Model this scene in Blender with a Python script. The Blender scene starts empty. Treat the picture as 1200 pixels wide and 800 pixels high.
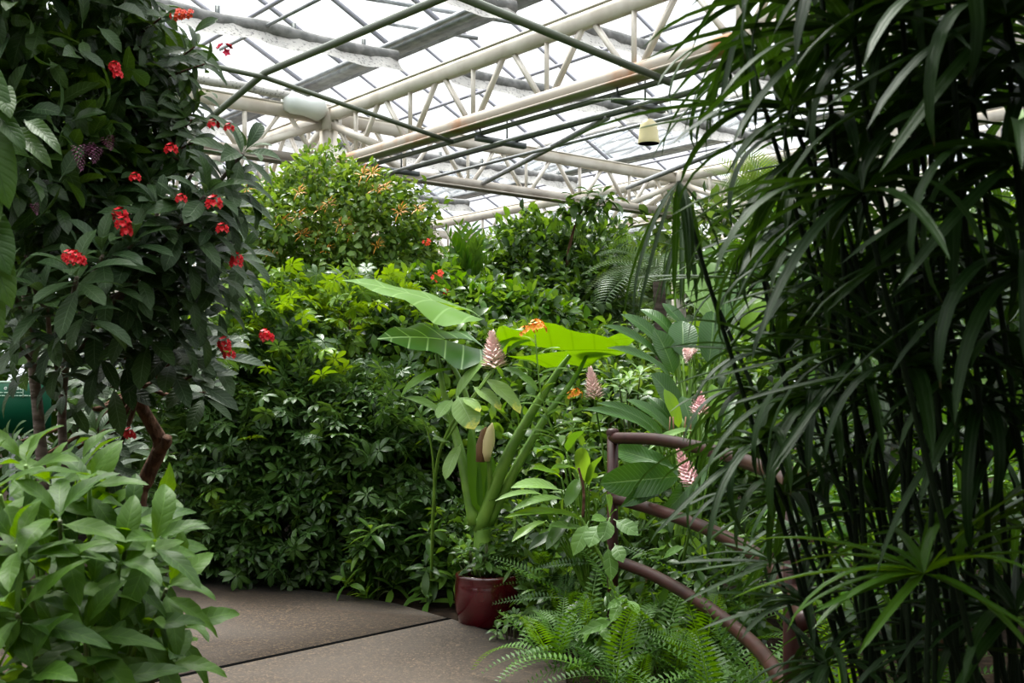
import bpy, math, random
import numpy as np
from mathutils import Vector, Matrix

SC = bpy.context.scene
COL = SC.collection
rng = random.Random(11)
nr = np.random.default_rng(11)

# ------------------------------------------------------------------ camera, world, sun, exposure
F, HY, EYE = 1300.0, 452.0, 1.6          # focal length in pixels, horizon row, eye height


def P(px, py, Y):
    """Point at depth Y that the photograph shows at pixel (px, py)."""
    return Vector(((px - 600) / F * Y, Y, EYE + (HY - py) / F * Y))


cam = bpy.data.cameras.new('camera')
cam.sensor_width = 36.0
cam.lens = F / 1200 * 36
cam.shift_y = (HY - 400) / 1200
cam.clip_end = 300
cam.dof.use_dof = True
cam.dof.focus_distance = 8.0
cam.dof.aperture_fstop = 13.0
camo = bpy.data.objects.new('camera', cam)
camo.location = (0, 0, EYE)
camo.rotation_euler = (math.pi / 2, 0, 0)
COL.objects.link(camo)
SC.camera = camo

world = bpy.data.worlds.new('overcast_sky')
SC.world = world
world.use_nodes = True
wn = world.node_tree.nodes
wl = world.node_tree.links
wn.clear()
w_out = wn.new('ShaderNodeOutputWorld')
w_bg = wn.new('ShaderNodeBackground')
w_geo = wn.new('ShaderNodeTexCoord')
w_sep = wn.new('ShaderNodeSeparateXYZ')
w_ramp = wn.new('ShaderNodeValToRGB')
wl.new(w_geo.outputs['Generated'], w_sep.inputs[0])
wl.new(w_sep.outputs['Z'], w_ramp.inputs['Fac'])
w_ramp.color_ramp.elements[0].position = 0.0
w_ramp.color_ramp.elements[0].color = (0.30, 0.31, 0.32, 1)     # overcast sky: horizon about a third of the zenith
w_ramp.color_ramp.elements[1].position = 1.0
w_ramp.color_ramp.elements[1].color = (1.0, 1.0, 1.02, 1)
wl.new(w_ramp.outputs['Color'], w_bg.inputs['Color'])
w_bg.inputs['Strength'].default_value = 3.1
wl.new(w_bg.outputs[0], w_out.inputs[0])

sun = bpy.data.lights.new('hazy_sun', 'SUN')
sun.energy = 8.0
sun.angle = math.radians(26)
sun.color = (1.0, 0.97, 0.9)
suno = bpy.data.objects.new('hazy_sun', sun)
suno.rotation_euler = (math.radians(-22), math.radians(-14), 0)    # high, from behind the plants and to the left
COL.objects.link(suno)

SC.view_settings.view_transform = 'Standard'
SC.view_settings.look = 'None'
SC.view_settings.gamma = 1.0
SC.view_settings.use_curve_mapping = False
SC.view_settings.exposure = 0.55
SC.cycles.max_bounces = 7
SC.cycles.diffuse_bounces = 2
SC.cycles.glossy_bounces = 2
SC.cycles.transmission_bounces = 4
SC.cycles.transparent_max_bounces = 32
SC.cycles.caustics_reflective = False
SC.cycles.caustics_refractive = False


# ------------------------------------------------------------------ materials
class NT:
    def __init__(self, name):
        self.m = bpy.data.materials.new(name)
        self.m.use_nodes = True
        self.t = self.m.node_tree
        self.t.nodes.clear()

    def n(self, kind, **kw):
        nd = self.t.nodes.new(kind)
        for k, v in kw.items():
            setattr(nd, k, v)
        return nd

    def l(self, a, b):
        self.t.links.new(a, b)

    def math(self, op, a, b=None, c=None):
        nd = self.n('ShaderNodeMath', operation=op)
        for i, x in enumerate((a, b, c)):
            if x is None:
                continue
            if isinstance(x, (int, float)):
                nd.inputs[i].default_value = x
            else:
                self.l(x, nd.inputs[i])
        return nd.outputs[0]

    def mix(self, fac, a, b):
        nd = self.n('ShaderNodeMix', data_type='RGBA')
        for sock, x in ((nd.inputs['Factor'], fac), (nd.inputs[6], a), (nd.inputs[7], b)):
            if isinstance(x, (int, float)):
                sock.default_value = x
            elif isinstance(x, (tuple, list)):
                sock.default_value = (*x[:3], 1)
            else:
                self.l(x, sock)
        return nd.outputs[2]


def leaf_mat(name, dark, light, vein=None, vein_amt=0.5, nv=9, rough=0.38, transl=0.28, tip=None, tip_from=0.72, spec=0.5, rib=0.06, bright_t=2.2, pattern='pinnate', blotch=None, bump=0.25):
    k = NT(name)
    uv = k.n('ShaderNodeUVMap')
    sep = k.n('ShaderNodeSeparateXYZ')
    k.l(uv.outputs[0], sep.inputs[0])
    au = k.math('ABSOLUTE', k.math('MULTIPLY_ADD', sep.outputs[0], 2.0, -1.0))
    v = sep.outputs[1]
    oi = k.n('ShaderNodeObjectInfo')
    at = k.n('ShaderNodeAttribute', attribute_name='tint')
    r = k.math('FRACT', k.math('ADD', oi.outputs['Random'], at.outputs['Fac']))
    g_ = 0.74
    dark = (dark[0] * g_ * 0.97, dark[1] * g_, dark[2] * g_ * 0.58)
    light = (light[0] * g_ * 0.97, light[1] * g_, light[2] * g_ * 0.58)
    col = k.mix(r, dark, light)
    geo = k.n('ShaderNodeTexCoord')
    nz = k.n('ShaderNodeTexNoise')
    nz.inputs['Scale'].default_value = 9.0
    k.l(geo.outputs['Object'], nz.inputs['Vector'])
    if tip:
        e = k.math('ADD', v, k.math('MULTIPLY_ADD', nz.outputs[0], 0.5, -0.25))
        mr = k.n('ShaderNodeMapRange')
        mr.inputs[1].default_value = tip_from
        mr.inputs[2].default_value = tip_from + 0.15
        k.l(e, mr.inputs[0])
        col = k.mix(mr.outputs[0], col, tip)
    if blotch:
        mr = k.n('ShaderNodeMapRange')
        mr.inputs[1].default_value = 0.55
        mr.inputs[2].default_value = 0.62
        k.l(nz.outputs[0], mr.inputs[0])
        col = k.mix(mr.outputs[0], col, blotch)
    bump_src = None
    if vein:
        mr = k.n('ShaderNodeMapRange')
        mr.inputs[1].default_value = rib
        mr.inputs[2].default_value = rib * 0.4
        k.l(au, mr.inputs[0])
        if pattern == 'parallel':
            s = k.math('SINE', k.math('MULTIPLY', au, 6.283 * nv))
        else:
            s = k.math('SINE', k.math('MULTIPLY', k.math('SUBTRACT', v, k.math('MULTIPLY', au, 0.16)), 6.283 * nv))
        mr2 = k.n('ShaderNodeMapRange')
        mr2.inputs[1].default_value = 0.93
        mr2.inputs[2].default_value = 0.99
        k.l(s, mr2.inputs[0])
        m = k.math('MAXIMUM', mr.outputs[0], k.math('MULTIPLY', mr2.outputs[0], 0.6))
        col = k.mix(k.math('MULTIPLY', m, vein_amt), col, vein)
        bump_src = k.math('MAXIMUM', mr.outputs[0], k.math('MULTIPLY', s, 0.35))
    pb = k.n('ShaderNodeBsdfPrincipled')
    k.l(col, pb.inputs['Base Color'])
    pb.inputs['Roughness'].default_value = rough
    pb.inputs['Specular IOR Level'].default_value = spec * 0.6
    if bump_src is not None:
        bp = k.n('ShaderNodeBump')
        bp.inputs['Strength'].default_value = bump
        bp.inputs['Distance'].default_value = 0.01
        bp.invert = True
        k.l(bump_src, bp.inputs['Height'])
        k.l(bp.outputs[0], pb.inputs['Normal'])
    tr = k.n('ShaderNodeBsdfTranslucent')
    hs = k.n('ShaderNodeHueSaturation')
    hs.inputs['Hue'].default_value = 0.475
    hs.inputs['Saturation'].default_value = 1.1
    hs.inputs['Value'].default_value = bright_t
    k.l(col, hs.inputs['Color'])
    k.l(hs.outputs[0], tr.inputs['Color'])
    ms = k.n('ShaderNodeMixShader')
    ms.inputs[0].default_value = transl
    k.l(pb.outputs[0], ms.inputs[1])
    k.l(tr.outputs[0], ms.inputs[2])
    out = k.n('ShaderNodeOutputMaterial')
    k.l(ms.outputs[0], out.inputs[0])
    return k.m


def plain(name, col, rough=0.5, metal=0.0, col2=None, scale=8.0, lo=0.4, hi=0.6, bump=0.0, spec=0.5, detail=4.0, coat=0.0, stretch=None):
    k = NT(name)
    pb = k.n('ShaderNodeBsdfPrincipled')
    pb.inputs['Roughness'].default_value = rough
    pb.inputs['Metallic'].default_value = metal
    pb.inputs['Specular IOR Level'].default_value = spec
    pb.inputs['Coat Weight'].default_value = coat
    pb.inputs['Base Color'].default_value = (*col, 1)
    if col2 or bump:
        tc = k.n('ShaderNodeTexCoord')
        src = tc.outputs['Object']
        if stretch:
            mp = k.n('ShaderNodeMapping')
            mp.inputs['Scale'].default_value = stretch
            k.l(src, mp.inputs[0])
            src = mp.outputs[0]
        nz = k.n('ShaderNodeTexNoise')
        nz.inputs['Scale'].default_value = scale
        nz.inputs['Detail'].default_value = detail
        k.l(src, nz.inputs['Vector'])
        if col2:
            mr = k.n('ShaderNodeMapRange')
            mr.inputs[1].default_value = lo
            mr.inputs[2].default_value = hi
            k.l(nz.outputs[0], mr.inputs[0])
            k.l(k.mix(mr.outputs[0], col, col2), pb.inputs['Base Color'])
        if bump:
            bp = k.n('ShaderNodeBump')
            bp.inputs['Strength'].default_value = bump
            bp.inputs['Distance'].default_value = 0.02
            k.l(nz.outputs[0], bp.inputs['Height'])
            k.l(bp.outputs[0], pb.inputs['Normal'])
    out = k.n('ShaderNodeOutputMaterial')
    k.l(pb.outputs[0], out.inputs[0])
    return k.m


def glass_mat(name):
    k = NT(name)
    tr = k.n('ShaderNodeBsdfTransparent')
    tr.inputs[0].default_value = (0.93, 0.95, 0.95, 1)
    gl = k.n('ShaderNodeBsdfGlossy')
    gl.inputs['Roughness'].default_value = 0.06
    fr = k.n('ShaderNodeFresnel')
    fr.inputs[0].default_value = 1.25
    ms = k.n('ShaderNodeMixShader')
    k.l(k.math('MINIMUM', fr.outputs[0], 0.15), ms.inputs[0])
    k.l(tr.outputs[0], ms.inputs[1])
    k.l(gl.outputs[0], ms.inputs[2])
    out = k.n('ShaderNodeOutputMaterial')
    k.l(ms.outputs[0], out.inputs[0])
    return k.m


def path_mat():
    k = NT('exposed_aggregate')
    tc = k.n('ShaderNodeTexCoord')
    vo = k.n('ShaderNodeTexVoronoi')
    vo.inputs['Scale'].default_value = 105
    k.l(tc.outputs['Object'], vo.inputs['Vector'])
    nz = k.n('ShaderNodeTexNoise')
    nz.inputs['Scale'].default_value = 1.6
    nz.inputs['Detail'].default_value = 6
    k.l(tc.outputs['Object'], nz.inputs['Vector'])
    n2 = k.n('ShaderNodeTexNoise')
    n2.inputs['Scale'].default_value = 26
    n2.inputs['Detail'].default_value = 5
    k.l(tc.outputs['Object'], n2.inputs['Vector'])
    ramp = k.n('ShaderNodeValToRGB')
    e = ramp.color_ramp.elements
    e[0].position, e[0].color = 0.0, (0.020, 0.0115, 0.006, 1)
    e[1].position, e[1].color = 1.0, (0.155, 0.098, 0.055, 1)
    x = e.new(0.55)
    x.color = (0.043, 0.026, 0.0145, 1)
    sp = k.n('ShaderNodeSeparateColor')
    k.l(vo.outputs['Color'], sp.inputs[0])
    k.l(k.math('MULTIPLY', sp.outputs[0], k.math('MULTIPLY_ADD', n2.outputs[0], 1.2, 0.25)), ramp.inputs[0])
    mr = k.n('ShaderNodeMapRange')
    mr.inputs[1].default_value = 0.38
    mr.inputs[2].default_value = 0.62
    k.l(nz.outputs[0], mr.inputs[0])
    col = k.mix(k.math('MULTIPLY', mr.outputs[0], 0.55), ramp.outputs[0], (0.045, 0.028, 0.017))
    pb = k.n('ShaderNodeBsdfPrincipled')
    k.l(col, pb.inputs['Base Color'])
    k.l(k.math('MULTIPLY_ADD', mr.outputs[0], -0.10, 0.85), pb.inputs['Roughness'])
    bp = k.n('ShaderNodeBump')
    bp.inputs['Strength'].default_value = 0.5
    bp.inputs['Distance'].default_value = 0.004
    k.l(vo.outputs['Distance'], bp.inputs['Height'])
    k.l(bp.outputs[0], pb.inputs['Normal'])
    out = k.n('ShaderNodeOutputMaterial')
    k.l(pb.outputs[0], out.inputs[0])
    return k.m


M = {}
M['soil'] = plain('dark_soil', (0.010, 0.007, 0.005), 1.0, col2=(0.022, 0.015, 0.01), scale=12, bump=0.6, spec=0.05)
M['path'] = path_mat()
M['steel'] = plain('cream_painted_steel', (0.74, 0.68, 0.60), 0.5, col2=(0.62, 0.55, 0.47), scale=3)
M['rust'] = plain('rust_streaked_cream_steel', (0.47, 0.41, 0.34), 0.6, col2=(0.42, 0.17, 0.05), scale=1.3, lo=0.54, hi=0.66)
M['shadebeam'] = plain('brown_grey_beam', (0.30, 0.26, 0.22), 0.6, col2=(0.4, 0.36, 0.31), scale=3)
M['galv'] = plain('galvanised_grey_steel', (0.24, 0.25, 0.26), 0.45, 0.3, col2=(0.36, 0.37, 0.38), scale=6)
M['darkpipe'] = plain('dark_grey_pipe', (0.10, 0.11, 0.11), 0.4, 0.3)
M['greypipe'] = plain('grey_green_pipe', (0.12, 0.135, 0.10), 0.4, 0.1)
M['bar'] = plain('pale_blue_grey_glazing_bar', (0.34, 0.34, 0.39), 0.5)
M['roll'] = plain('rolled_dark_grey_cloth', (0.15, 0.15, 0.145), 0.85, col2=(0.24, 0.235, 0.23), scale=9, bump=0.5)
M['cloth'] = plain('speckled_shade_cloth', (0.46, 0.44, 0.41), 0.7, col2=(0.2, 0.19, 0.18), scale=30, lo=0.56, hi=0.62)
M['glass'] = glass_mat('clear_roof_glass')
M['lamp'] = plain('cream_enamel', (0.78, 0.68, 0.38), 0.4)
M['black'] = plain('black_inside', (0.004, 0.004, 0.004), 1.0, spec=0.0)
M['pot'] = plain('ox_red_glaze', (0.060, 0.003, 0.006), 0.16, col2=(0.038, 0.002, 0.004), scale=5, coat=0.6)
M['rail'] = plain('maroon_brown_enamel', (0.020, 0.005, 0.004), 0.42, col2=(0.032, 0.009, 0.007), scale=9, spec=0.22)
M['bark'] = plain('brown_bark', (0.11, 0.055, 0.032), 0.9, col2=(0.05, 0.024, 0.013), scale=38, bump=1.0, stretch=(1, 1, 0.5), spec=0.2)
M['bark_grey'] = plain('purple_grey_bark', (0.075, 0.05, 0.042), 0.8, col2=(0.15, 0.11, 0.095), scale=18, bump=0.7, stretch=(0.5, 0.5, 2.2))
M['twig'] = plain('green_twig', (0.06, 0.075, 0.02), 0.6)
M['stemgreen'] = plain('green_stem', (0.15, 0.27, 0.035), 0.4, col2=(0.09, 0.19, 0.02), scale=6)
M['sedgestem'] = plain('sedge_stem', (0.005, 0.012, 0.003), 0.7, spec=0.15)
M['sign'] = plain('green_sign_board', (0.0, 0.055, 0.025), 0.6, spec=0.15)
M['signline'] = plain('pale_sign_print', (0.45, 0.62, 0.5), 0.5)
M['white'] = plain('white_print', (0.8, 0.83, 0.8), 0.5)
M['knee'] = plain('white_knee_wall', (0.62, 0.60, 0.56), 0.7)

GREEN = {}
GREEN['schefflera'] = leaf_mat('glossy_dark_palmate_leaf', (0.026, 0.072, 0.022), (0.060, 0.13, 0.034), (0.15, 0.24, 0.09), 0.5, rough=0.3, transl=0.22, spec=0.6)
GREEN['schefflera_new_lit'] = leaf_mat('fresh_sunlit_palmate_leaf', (0.13, 0.27, 0.03), (0.22, 0.38, 0.05), (0.3, 0.45, 0.1), 0.4, rough=0.35, transl=0.35, bright_t=1.5)
GREEN['jatropha'] = leaf_mat('blue_green_whorled_leaf', (0.020, 0.052, 0.024), (0.050, 0.10, 0.045), (0.13, 0.2, 0.1), 0.45, rough=0.5, transl=0.2, spec=0.35)
GREEN['topdark'] = leaf_mat('deep_green_climber_leaf', (0.016, 0.045, 0.013), (0.045, 0.10, 0.02), (0.09, 0.17, 0.05), 0.5, rough=0.4, transl=0.3)
GREEN['coarse'] = leaf_mat('coarse_veined_leaf', (0.025, 0.075, 0.018), (0.05, 0.11, 0.025), (0.015, 0.04, 0.01), 0.55, nv=11, rough=0.5, transl=0.25, spec=0.3)
GREEN['front'] = leaf_mat('bright_toothed_leaf', (0.034, 0.10, 0.011), (0.09, 0.20, 0.02), (0.17, 0.33, 0.06), 0.25, rough=0.5, transl=0.36, nv=7, bump=0.12, spec=0.4)
GREEN['vine'] = leaf_mat('yellow_green_small_leaf', (0.10, 0.19, 0.045), (0.22, 0.34, 0.10), rough=0.42, transl=0.35, bright_t=1.9)
GREEN['mid'] = leaf_mat('mid_green_small_leaf', (0.055, 0.14, 0.027), (0.15, 0.275, 0.065), rough=0.36, transl=0.32)
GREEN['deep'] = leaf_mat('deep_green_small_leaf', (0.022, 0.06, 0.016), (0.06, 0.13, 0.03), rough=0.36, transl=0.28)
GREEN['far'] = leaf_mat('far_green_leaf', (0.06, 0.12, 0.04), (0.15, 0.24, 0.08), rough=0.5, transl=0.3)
GREEN['zamia'] = leaf_mat('bright_broad_leaflet', (0.055, 0.16, 0.02), (0.095, 0.235, 0.03), rough=0.35, transl=0.3)
GREEN['palm'] = leaf_mat('grey_green_palm_leaflet', (0.05, 0.11, 0.05), (0.11, 0.19, 0.1), rough=0.35, transl=0.2)
GREEN['bluepalm'] = leaf_mat('blue_grey_palm_leaflet', (0.10, 0.17, 0.12), (0.19, 0.27, 0.2), rough=0.4, transl=0.15)
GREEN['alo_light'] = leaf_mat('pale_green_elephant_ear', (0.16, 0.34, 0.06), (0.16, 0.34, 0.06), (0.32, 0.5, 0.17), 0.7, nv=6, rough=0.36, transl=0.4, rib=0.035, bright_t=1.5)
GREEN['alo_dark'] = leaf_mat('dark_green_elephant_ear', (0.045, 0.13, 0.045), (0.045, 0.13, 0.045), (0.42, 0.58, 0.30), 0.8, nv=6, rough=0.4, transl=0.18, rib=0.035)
GREEN['alo_backlit'] = leaf_mat('backlit_yellow_green_ear', (0.13, 0.31, 0.03), (0.13, 0.31, 0.03), (0.05, 0.13, 0.01), 0.7, nv=6, rough=0.4, transl=0.4, rib=0.035, bright_t=1.3)  # yellow-green and dark veins imitate light coming through the leaf
GREEN['ginger'] = leaf_mat('grey_green_yellow_tipped_leaf', (0.22, 0.36, 0.17), (0.32, 0.47, 0.24), (0.4, 0.52, 0.28), 0.3, rough=0.4, transl=0.25, tip=(0.62, 0.60, 0.12), tip_from=0.78)
GREEN['gingerplain'] = leaf_mat('grey_green_ginger_leaf', (0.16, 0.30, 0.12), (0.26, 0.42, 0.19), (0.34, 0.48, 0.24), 0.4, rough=0.35, transl=0.3)
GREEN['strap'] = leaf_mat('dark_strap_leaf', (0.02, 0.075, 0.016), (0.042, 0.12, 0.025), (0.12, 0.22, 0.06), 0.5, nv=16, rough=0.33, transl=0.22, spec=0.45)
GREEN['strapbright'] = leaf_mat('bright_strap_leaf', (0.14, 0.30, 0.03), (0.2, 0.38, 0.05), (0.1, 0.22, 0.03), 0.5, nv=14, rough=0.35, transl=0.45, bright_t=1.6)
GREEN['sapling'] = leaf_mat('soft_oval_leaf', (0.085, 0.19, 0.05), (0.13, 0.26, 0.07), (0.2, 0.33, 0.12), 0.6, nv=4, rough=0.45, transl=0.3)
GREEN['fern'] = leaf_mat('fern_green', (0.025, 0.085, 0.012), (0.085, 0.20, 0.03), rough=0.5, transl=0.3)
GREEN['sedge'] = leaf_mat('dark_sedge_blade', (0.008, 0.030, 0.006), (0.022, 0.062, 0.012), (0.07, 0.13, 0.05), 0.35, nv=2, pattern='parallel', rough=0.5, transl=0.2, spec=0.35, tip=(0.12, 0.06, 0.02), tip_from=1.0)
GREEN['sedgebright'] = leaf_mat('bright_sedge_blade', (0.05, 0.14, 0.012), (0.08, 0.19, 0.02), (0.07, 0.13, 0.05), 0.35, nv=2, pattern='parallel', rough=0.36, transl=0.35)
FLW = {}
FLW['red'] = plain('scarlet_petal', (0.72, 0.008, 0.02), 0.5)
FLW['redorange'] = plain('orange_red_petal', (0.85, 0.09, 0.015), 0.5, col2=(0.75, 0.02, 0.02), scale=20)
FLW['pinkred'] = plain('pink_red_petal', (0.8, 0.03, 0.10), 0.5)
FLW['orange'] = plain('orange_petal', (0.75, 0.22, 0.02), 0.5, col2=(0.85, 0.40, 0.06), scale=40)
FLW['flame'] = plain('flame_orange_petal', (0.90, 0.16, 0.01), 0.5, col2=(0.8, 0.42, 0.03), scale=60)
FLW['purple'] = plain('dull_purple_petal', (0.20, 0.055, 0.13), 0.6, col2=(0.12, 0.03, 0.07), scale=30)
FLW['pink'] = plain('pale_pink_bract', (0.85, 0.42, 0.47), 0.5, col2=(0.90, 0.66, 0.66), scale=30)
FLW['palepink'] = plain('cream_pink_bract', (0.90, 0.72, 0.66), 0.5, col2=(0.80, 0.48, 0.48), scale=30)
FLW['white'] = plain('white_petal', (0.82, 0.76, 0.76), 0.5)
FLW['cream'] = plain('cream_spathe', (0.70, 0.58, 0.30), 0.45)
FLW['brown'] = plain('dried_brown_sheath', (0.20, 0.10, 0.05), 0.7)


# ------------------------------------------------------------------ mesh helpers
def np_mesh(name, V, T, UV=None, tint=None, mat=None, smooth=True):
    V = np.ascontiguousarray(V, dtype=np.float32)
    T = np.ascontiguousarray(T, dtype=np.int32)
    me = bpy.data.meshes.new(name)
    me.vertices.add(len(V))
    me.vertices.foreach_set('co', V.ravel())
    k = T.shape[1]
    me.loops.add(T.size)
    me.loops.foreach_set('vertex_index', T.ravel())
    me.polygons.add(len(T))
    me.polygons.foreach_set('loop_start', np.arange(0, T.size, k, dtype=np.int32))
    me.polygons.foreach_set('loop_total', np.full(len(T), k, dtype=np.int32))
    if smooth:
        me.polygons.foreach_set('use_smooth', np.ones(len(T), dtype=bool))
    if UV is not None:
        ul = me.uv_layers.new(name='UVMap')
        ul.data.foreach_set('uv', np.ascontiguousarray(UV[T.ravel()], dtype=np.float32).ravel())
    if tint is not None:
        a = me.attributes.new('tint', 'FLOAT', 'POINT')
        a.data.foreach_set('value', np.ascontiguousarray(tint, dtype=np.float32))
    me.update(calc_edges=True)
    me.validate()
    if mat:
        me.materials.append(mat)
    return me


class MB:
    """Collects tubes, boxes, lathes as triangles."""
    def __init__(self):
        self.V, self.T, self.U, self.n = [], [], [], 0

    def add(self, V, T, U=None):
        V = np.asarray(V, dtype=float)
        self.V.append(V)
        self.T.append(np.asarray(T, dtype=int) + self.n)
        self.U.append(np.zeros((len(V), 2)) if U is None else np.asarray(U, dtype=float))
        self.n += len(V)
        return self

    def tube(self, pts, r, sides=8, caps=True):
        pts = [np.array(p, dtype=float) for p in pts]
        m = len(pts)
        r = [r] * m if isinstance(r, (int, float)) else list(r)
        V, T = [], []
        prev = None
        for i, p in enumerate(pts):
            d = pts[min(i + 1, m - 1)] - pts[max(i - 1, 0)]
            d = d / (np.linalg.norm(d) + 1e-9)
            if prev is None:
                a = np.cross(d, (0, 0, 1) if abs(d[2]) < 0.9 else (1, 0, 0))
            else:
                a = prev - d * np.dot(prev, d)
            a /= np.linalg.norm(a) + 1e-9
            prev = a
            b = np.cross(d, a)
            for s in range(sides):
                an = 2 * math.pi * s / sides
                V.append(p + r[i] * (math.cos(an) * a + math.sin(an) * b))
        for i in range(m - 1):
            for s in range(sides):
                a0, a1 = i * sides + s, i * sides + (s + 1) % sides
                T += [(a0, a1, a1 + sides), (a0, a1 + sides, a0 + sides)]
        if caps:
            for base, c, fl in ((0, pts[0], True), ((m - 1) * sides, pts[-1], False)):
                V.append(c)
                ci = len(V) - 1
                for s in range(sides):
                    e = (base + s, base + (s + 1) % sides, ci)
                    T.append(e[::-1] if fl else e)
        return self.add(V, T)

    def box(self, c, x, y, z):
        """Box centred on c with half-extent vectors x, y, z."""
        c, x, y, z = (np.array(q, dtype=float) for q in (c, x, y, z))
        V = [c + sx * x + sy * y + sz * z for sx in (-1, 1) for sy in (-1, 1) for sz in (-1, 1)]
        Q = [(0, 1, 3, 2), (4, 6, 7, 5), (0, 4, 5, 1), (2, 3, 7, 6), (0, 2, 6, 4), (1, 5, 7, 3)]
        T = []
        for q in Q:
            T += [(q[0], q[1], q[2]), (q[0], q[2], q[3])]
        return self.add(V, T)

    def beam(self, a, b, w, h):
        """Rectangular bar from a to b, w wide sideways, h deep."""
        a, b = np.array(a, float), np.array(b, float)
        d = b - a
        L = np.linalg.norm(d)
        d /= L
        s = np.cross(d, (0, 0, 1) if abs(d[2]) < 0.95 else (1, 0, 0))
        s /= np.linalg.norm(s)
        u = np.cross(s, d)
        return self.box((a + b) / 2, d * L / 2, s * w / 2, u * h / 2)

    def lathe(self, c, prof, sides=24):
        V, T = [], []
        for (r, z) in prof:
            for s in range(sides):
                an = 2 * math.pi * s / sides
                V.append((c[0] + r * math.cos(an), c[1] + r * math.sin(an), c[2] + z))
        for i in range(len(prof) - 1):
            for s in range(sides):
                a0, a1 = i * sides + s, i * sides + (s + 1) % sides
                T += [(a0, a1, a1 + sides), (a0, a1 + sides, a0 + sides)]
        return self.add(V, T)

    def mesh(self, name, mat, smooth=True):
        V, T, U = np.vstack(self.V), np.vstack(self.T), np.vstack(self.U)
        return np_mesh(name, V, T, U, None, mat, smooth)


def obj(name, me, parent=None, loc=None, kind=None, mw=None):
    o = bpy.data.objects.new(name, me)
    COL.objects.link(o)
    if parent is not None:
        o.parent = parent
    if mw is not None:
        o.matrix_basis = mw
    elif loc is not None:
        o.location = loc
    if kind:
        o['kind'] = kind
    return o


def wpos(o):
    p = Vector((0, 0, 0))
    while o is not None:
        p = p + o.location
        o = o.parent
    return p


def part(name, mb, mat, root, smooth=True, kind=None):
    """A part given in world coordinates, put under root (roots and their parents are unrotated)."""
    me = mb.mesh(name, mat, smooth)
    p = wpos(root)
    me.transform(Matrix.Translation(-p))
    return obj(name, me, root, kind=kind)


def thing(name, label, cat, loc, group=None):
    o = bpy.data.objects.new(name, None)
    o.empty_display_size = 0.1
    COL.objects.link(o)
    o.location = loc
    o['label'] = label
    o['category'] = cat
    if group:
        o['group'] = group
    return o


def tag(o, label, cat, group=None):
    o['label'] = label
    o['category'] = cat
    if group:
        o['group'] = group
    return o


def unit(A):
    A = np.asarray(A, dtype=float)
    return A / (np.linalg.norm(A, axis=-1, keepdims=True) + 1e-9)


def frames(Pn, D, N, S):
    """Stack of 4x4: local y along D, local z near N, uniform scale S (or N x 3 scales)."""
    Pn, D, N = np.atleast_2d(np.asarray(Pn, float)), unit(np.atleast_2d(D)), np.atleast_2d(np.asarray(N, float))
    X = unit(np.cross(D, N))
    Z = np.cross(X, D)
    S = np.asarray(S, float)
    if S.ndim == 1:
        S = np.repeat(S[:, None], 3, axis=1)
    A = np.zeros((len(Pn), 4, 4))
    A[:, :3, 0] = X * S[:, :1]
    A[:, :3, 1] = D * S[:, 1:2]
    A[:, :3, 2] = Z * S[:, 2:3]
    A[:, :3, 3] = Pn
    A[:, 3, 3] = 1
    return A


# ------------------------------------------------------------------ leaf templates: (V, T, UV), length 1 along +y, normal +z
def blade(n=5, width=0.3, a=0.7, b=0.9, fold=0.15, bend=0.5, wave=0.0, teeth=0.0, petiole=0.0, cols=1, twist=0.0):
    ts = np.linspace(0, 1, n + 1)
    peak = a / (a + b)
    wmax = peak ** a * (1 - peak) ** b
    V, U = [], []
    y = z = 0.0
    step = 1.0 / n
    cs = np.linspace(-1, 1, 2 * cols + 1)
    for i, t in enumerate(ts):
        w = 0.5 * width * max((t ** a) * ((1 - t) ** b) / wmax, 0.03 if t < 0.5 else 0.012)
        if teeth and i % 2 and i < n:
            w *= 1 + teeth
        ang = bend * (t - 0.25)
        tw = twist * t
        for c in cs:
            off = c * w
            zz = fold * abs(off) + wave * w * math.sin(9 * t + 1.3 * c) * abs(c)
            V.append((off * math.cos(tw) - zz * math.sin(tw), y + zz * math.sin(ang), z + zz * math.cos(ang) + off * math.sin(tw)))
            U.append(((c + 1) / 2, t))
        y += step * math.cos(ang)
        z -= step * math.sin(ang)
    m = 2 * cols + 1
    T = []
    for i in range(n):
        for j in range(m - 1):
            p = i * m + j
            T += [(p, p + 1, p + 1 + m), (p, p + 1 + m, p + m)]
    V = np.array(V)
    V[:, 1] += petiole
    if petiole:
        k = len(V)
        V = np.vstack([V, [(-0.012, 0, 0), (0.012, 0, 0), (0.012, petiole * 1.05, 0), (-0.012, petiole * 1.05, 0)]])
        U += [(0.5, 0)] * 4
        T += [(k, k + 1, k + 2), (k, k + 2, k + 3)]
    return V, np.array(T), np.array(U)


def merge(tpls):
    V, T, U, n = [], [], [], 0
    for v, t, u in tpls:
        V.append(v)
        T.append(t + n)
        U.append(u)
        n += len(v)
    return np.vstack(V), np.vstack(T), np.vstack(U)


def xf(tpl, Mx):
    v, t, u = tpl
    return v @ Mx[:3, :3].T + Mx[:3, 3], t, u


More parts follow.
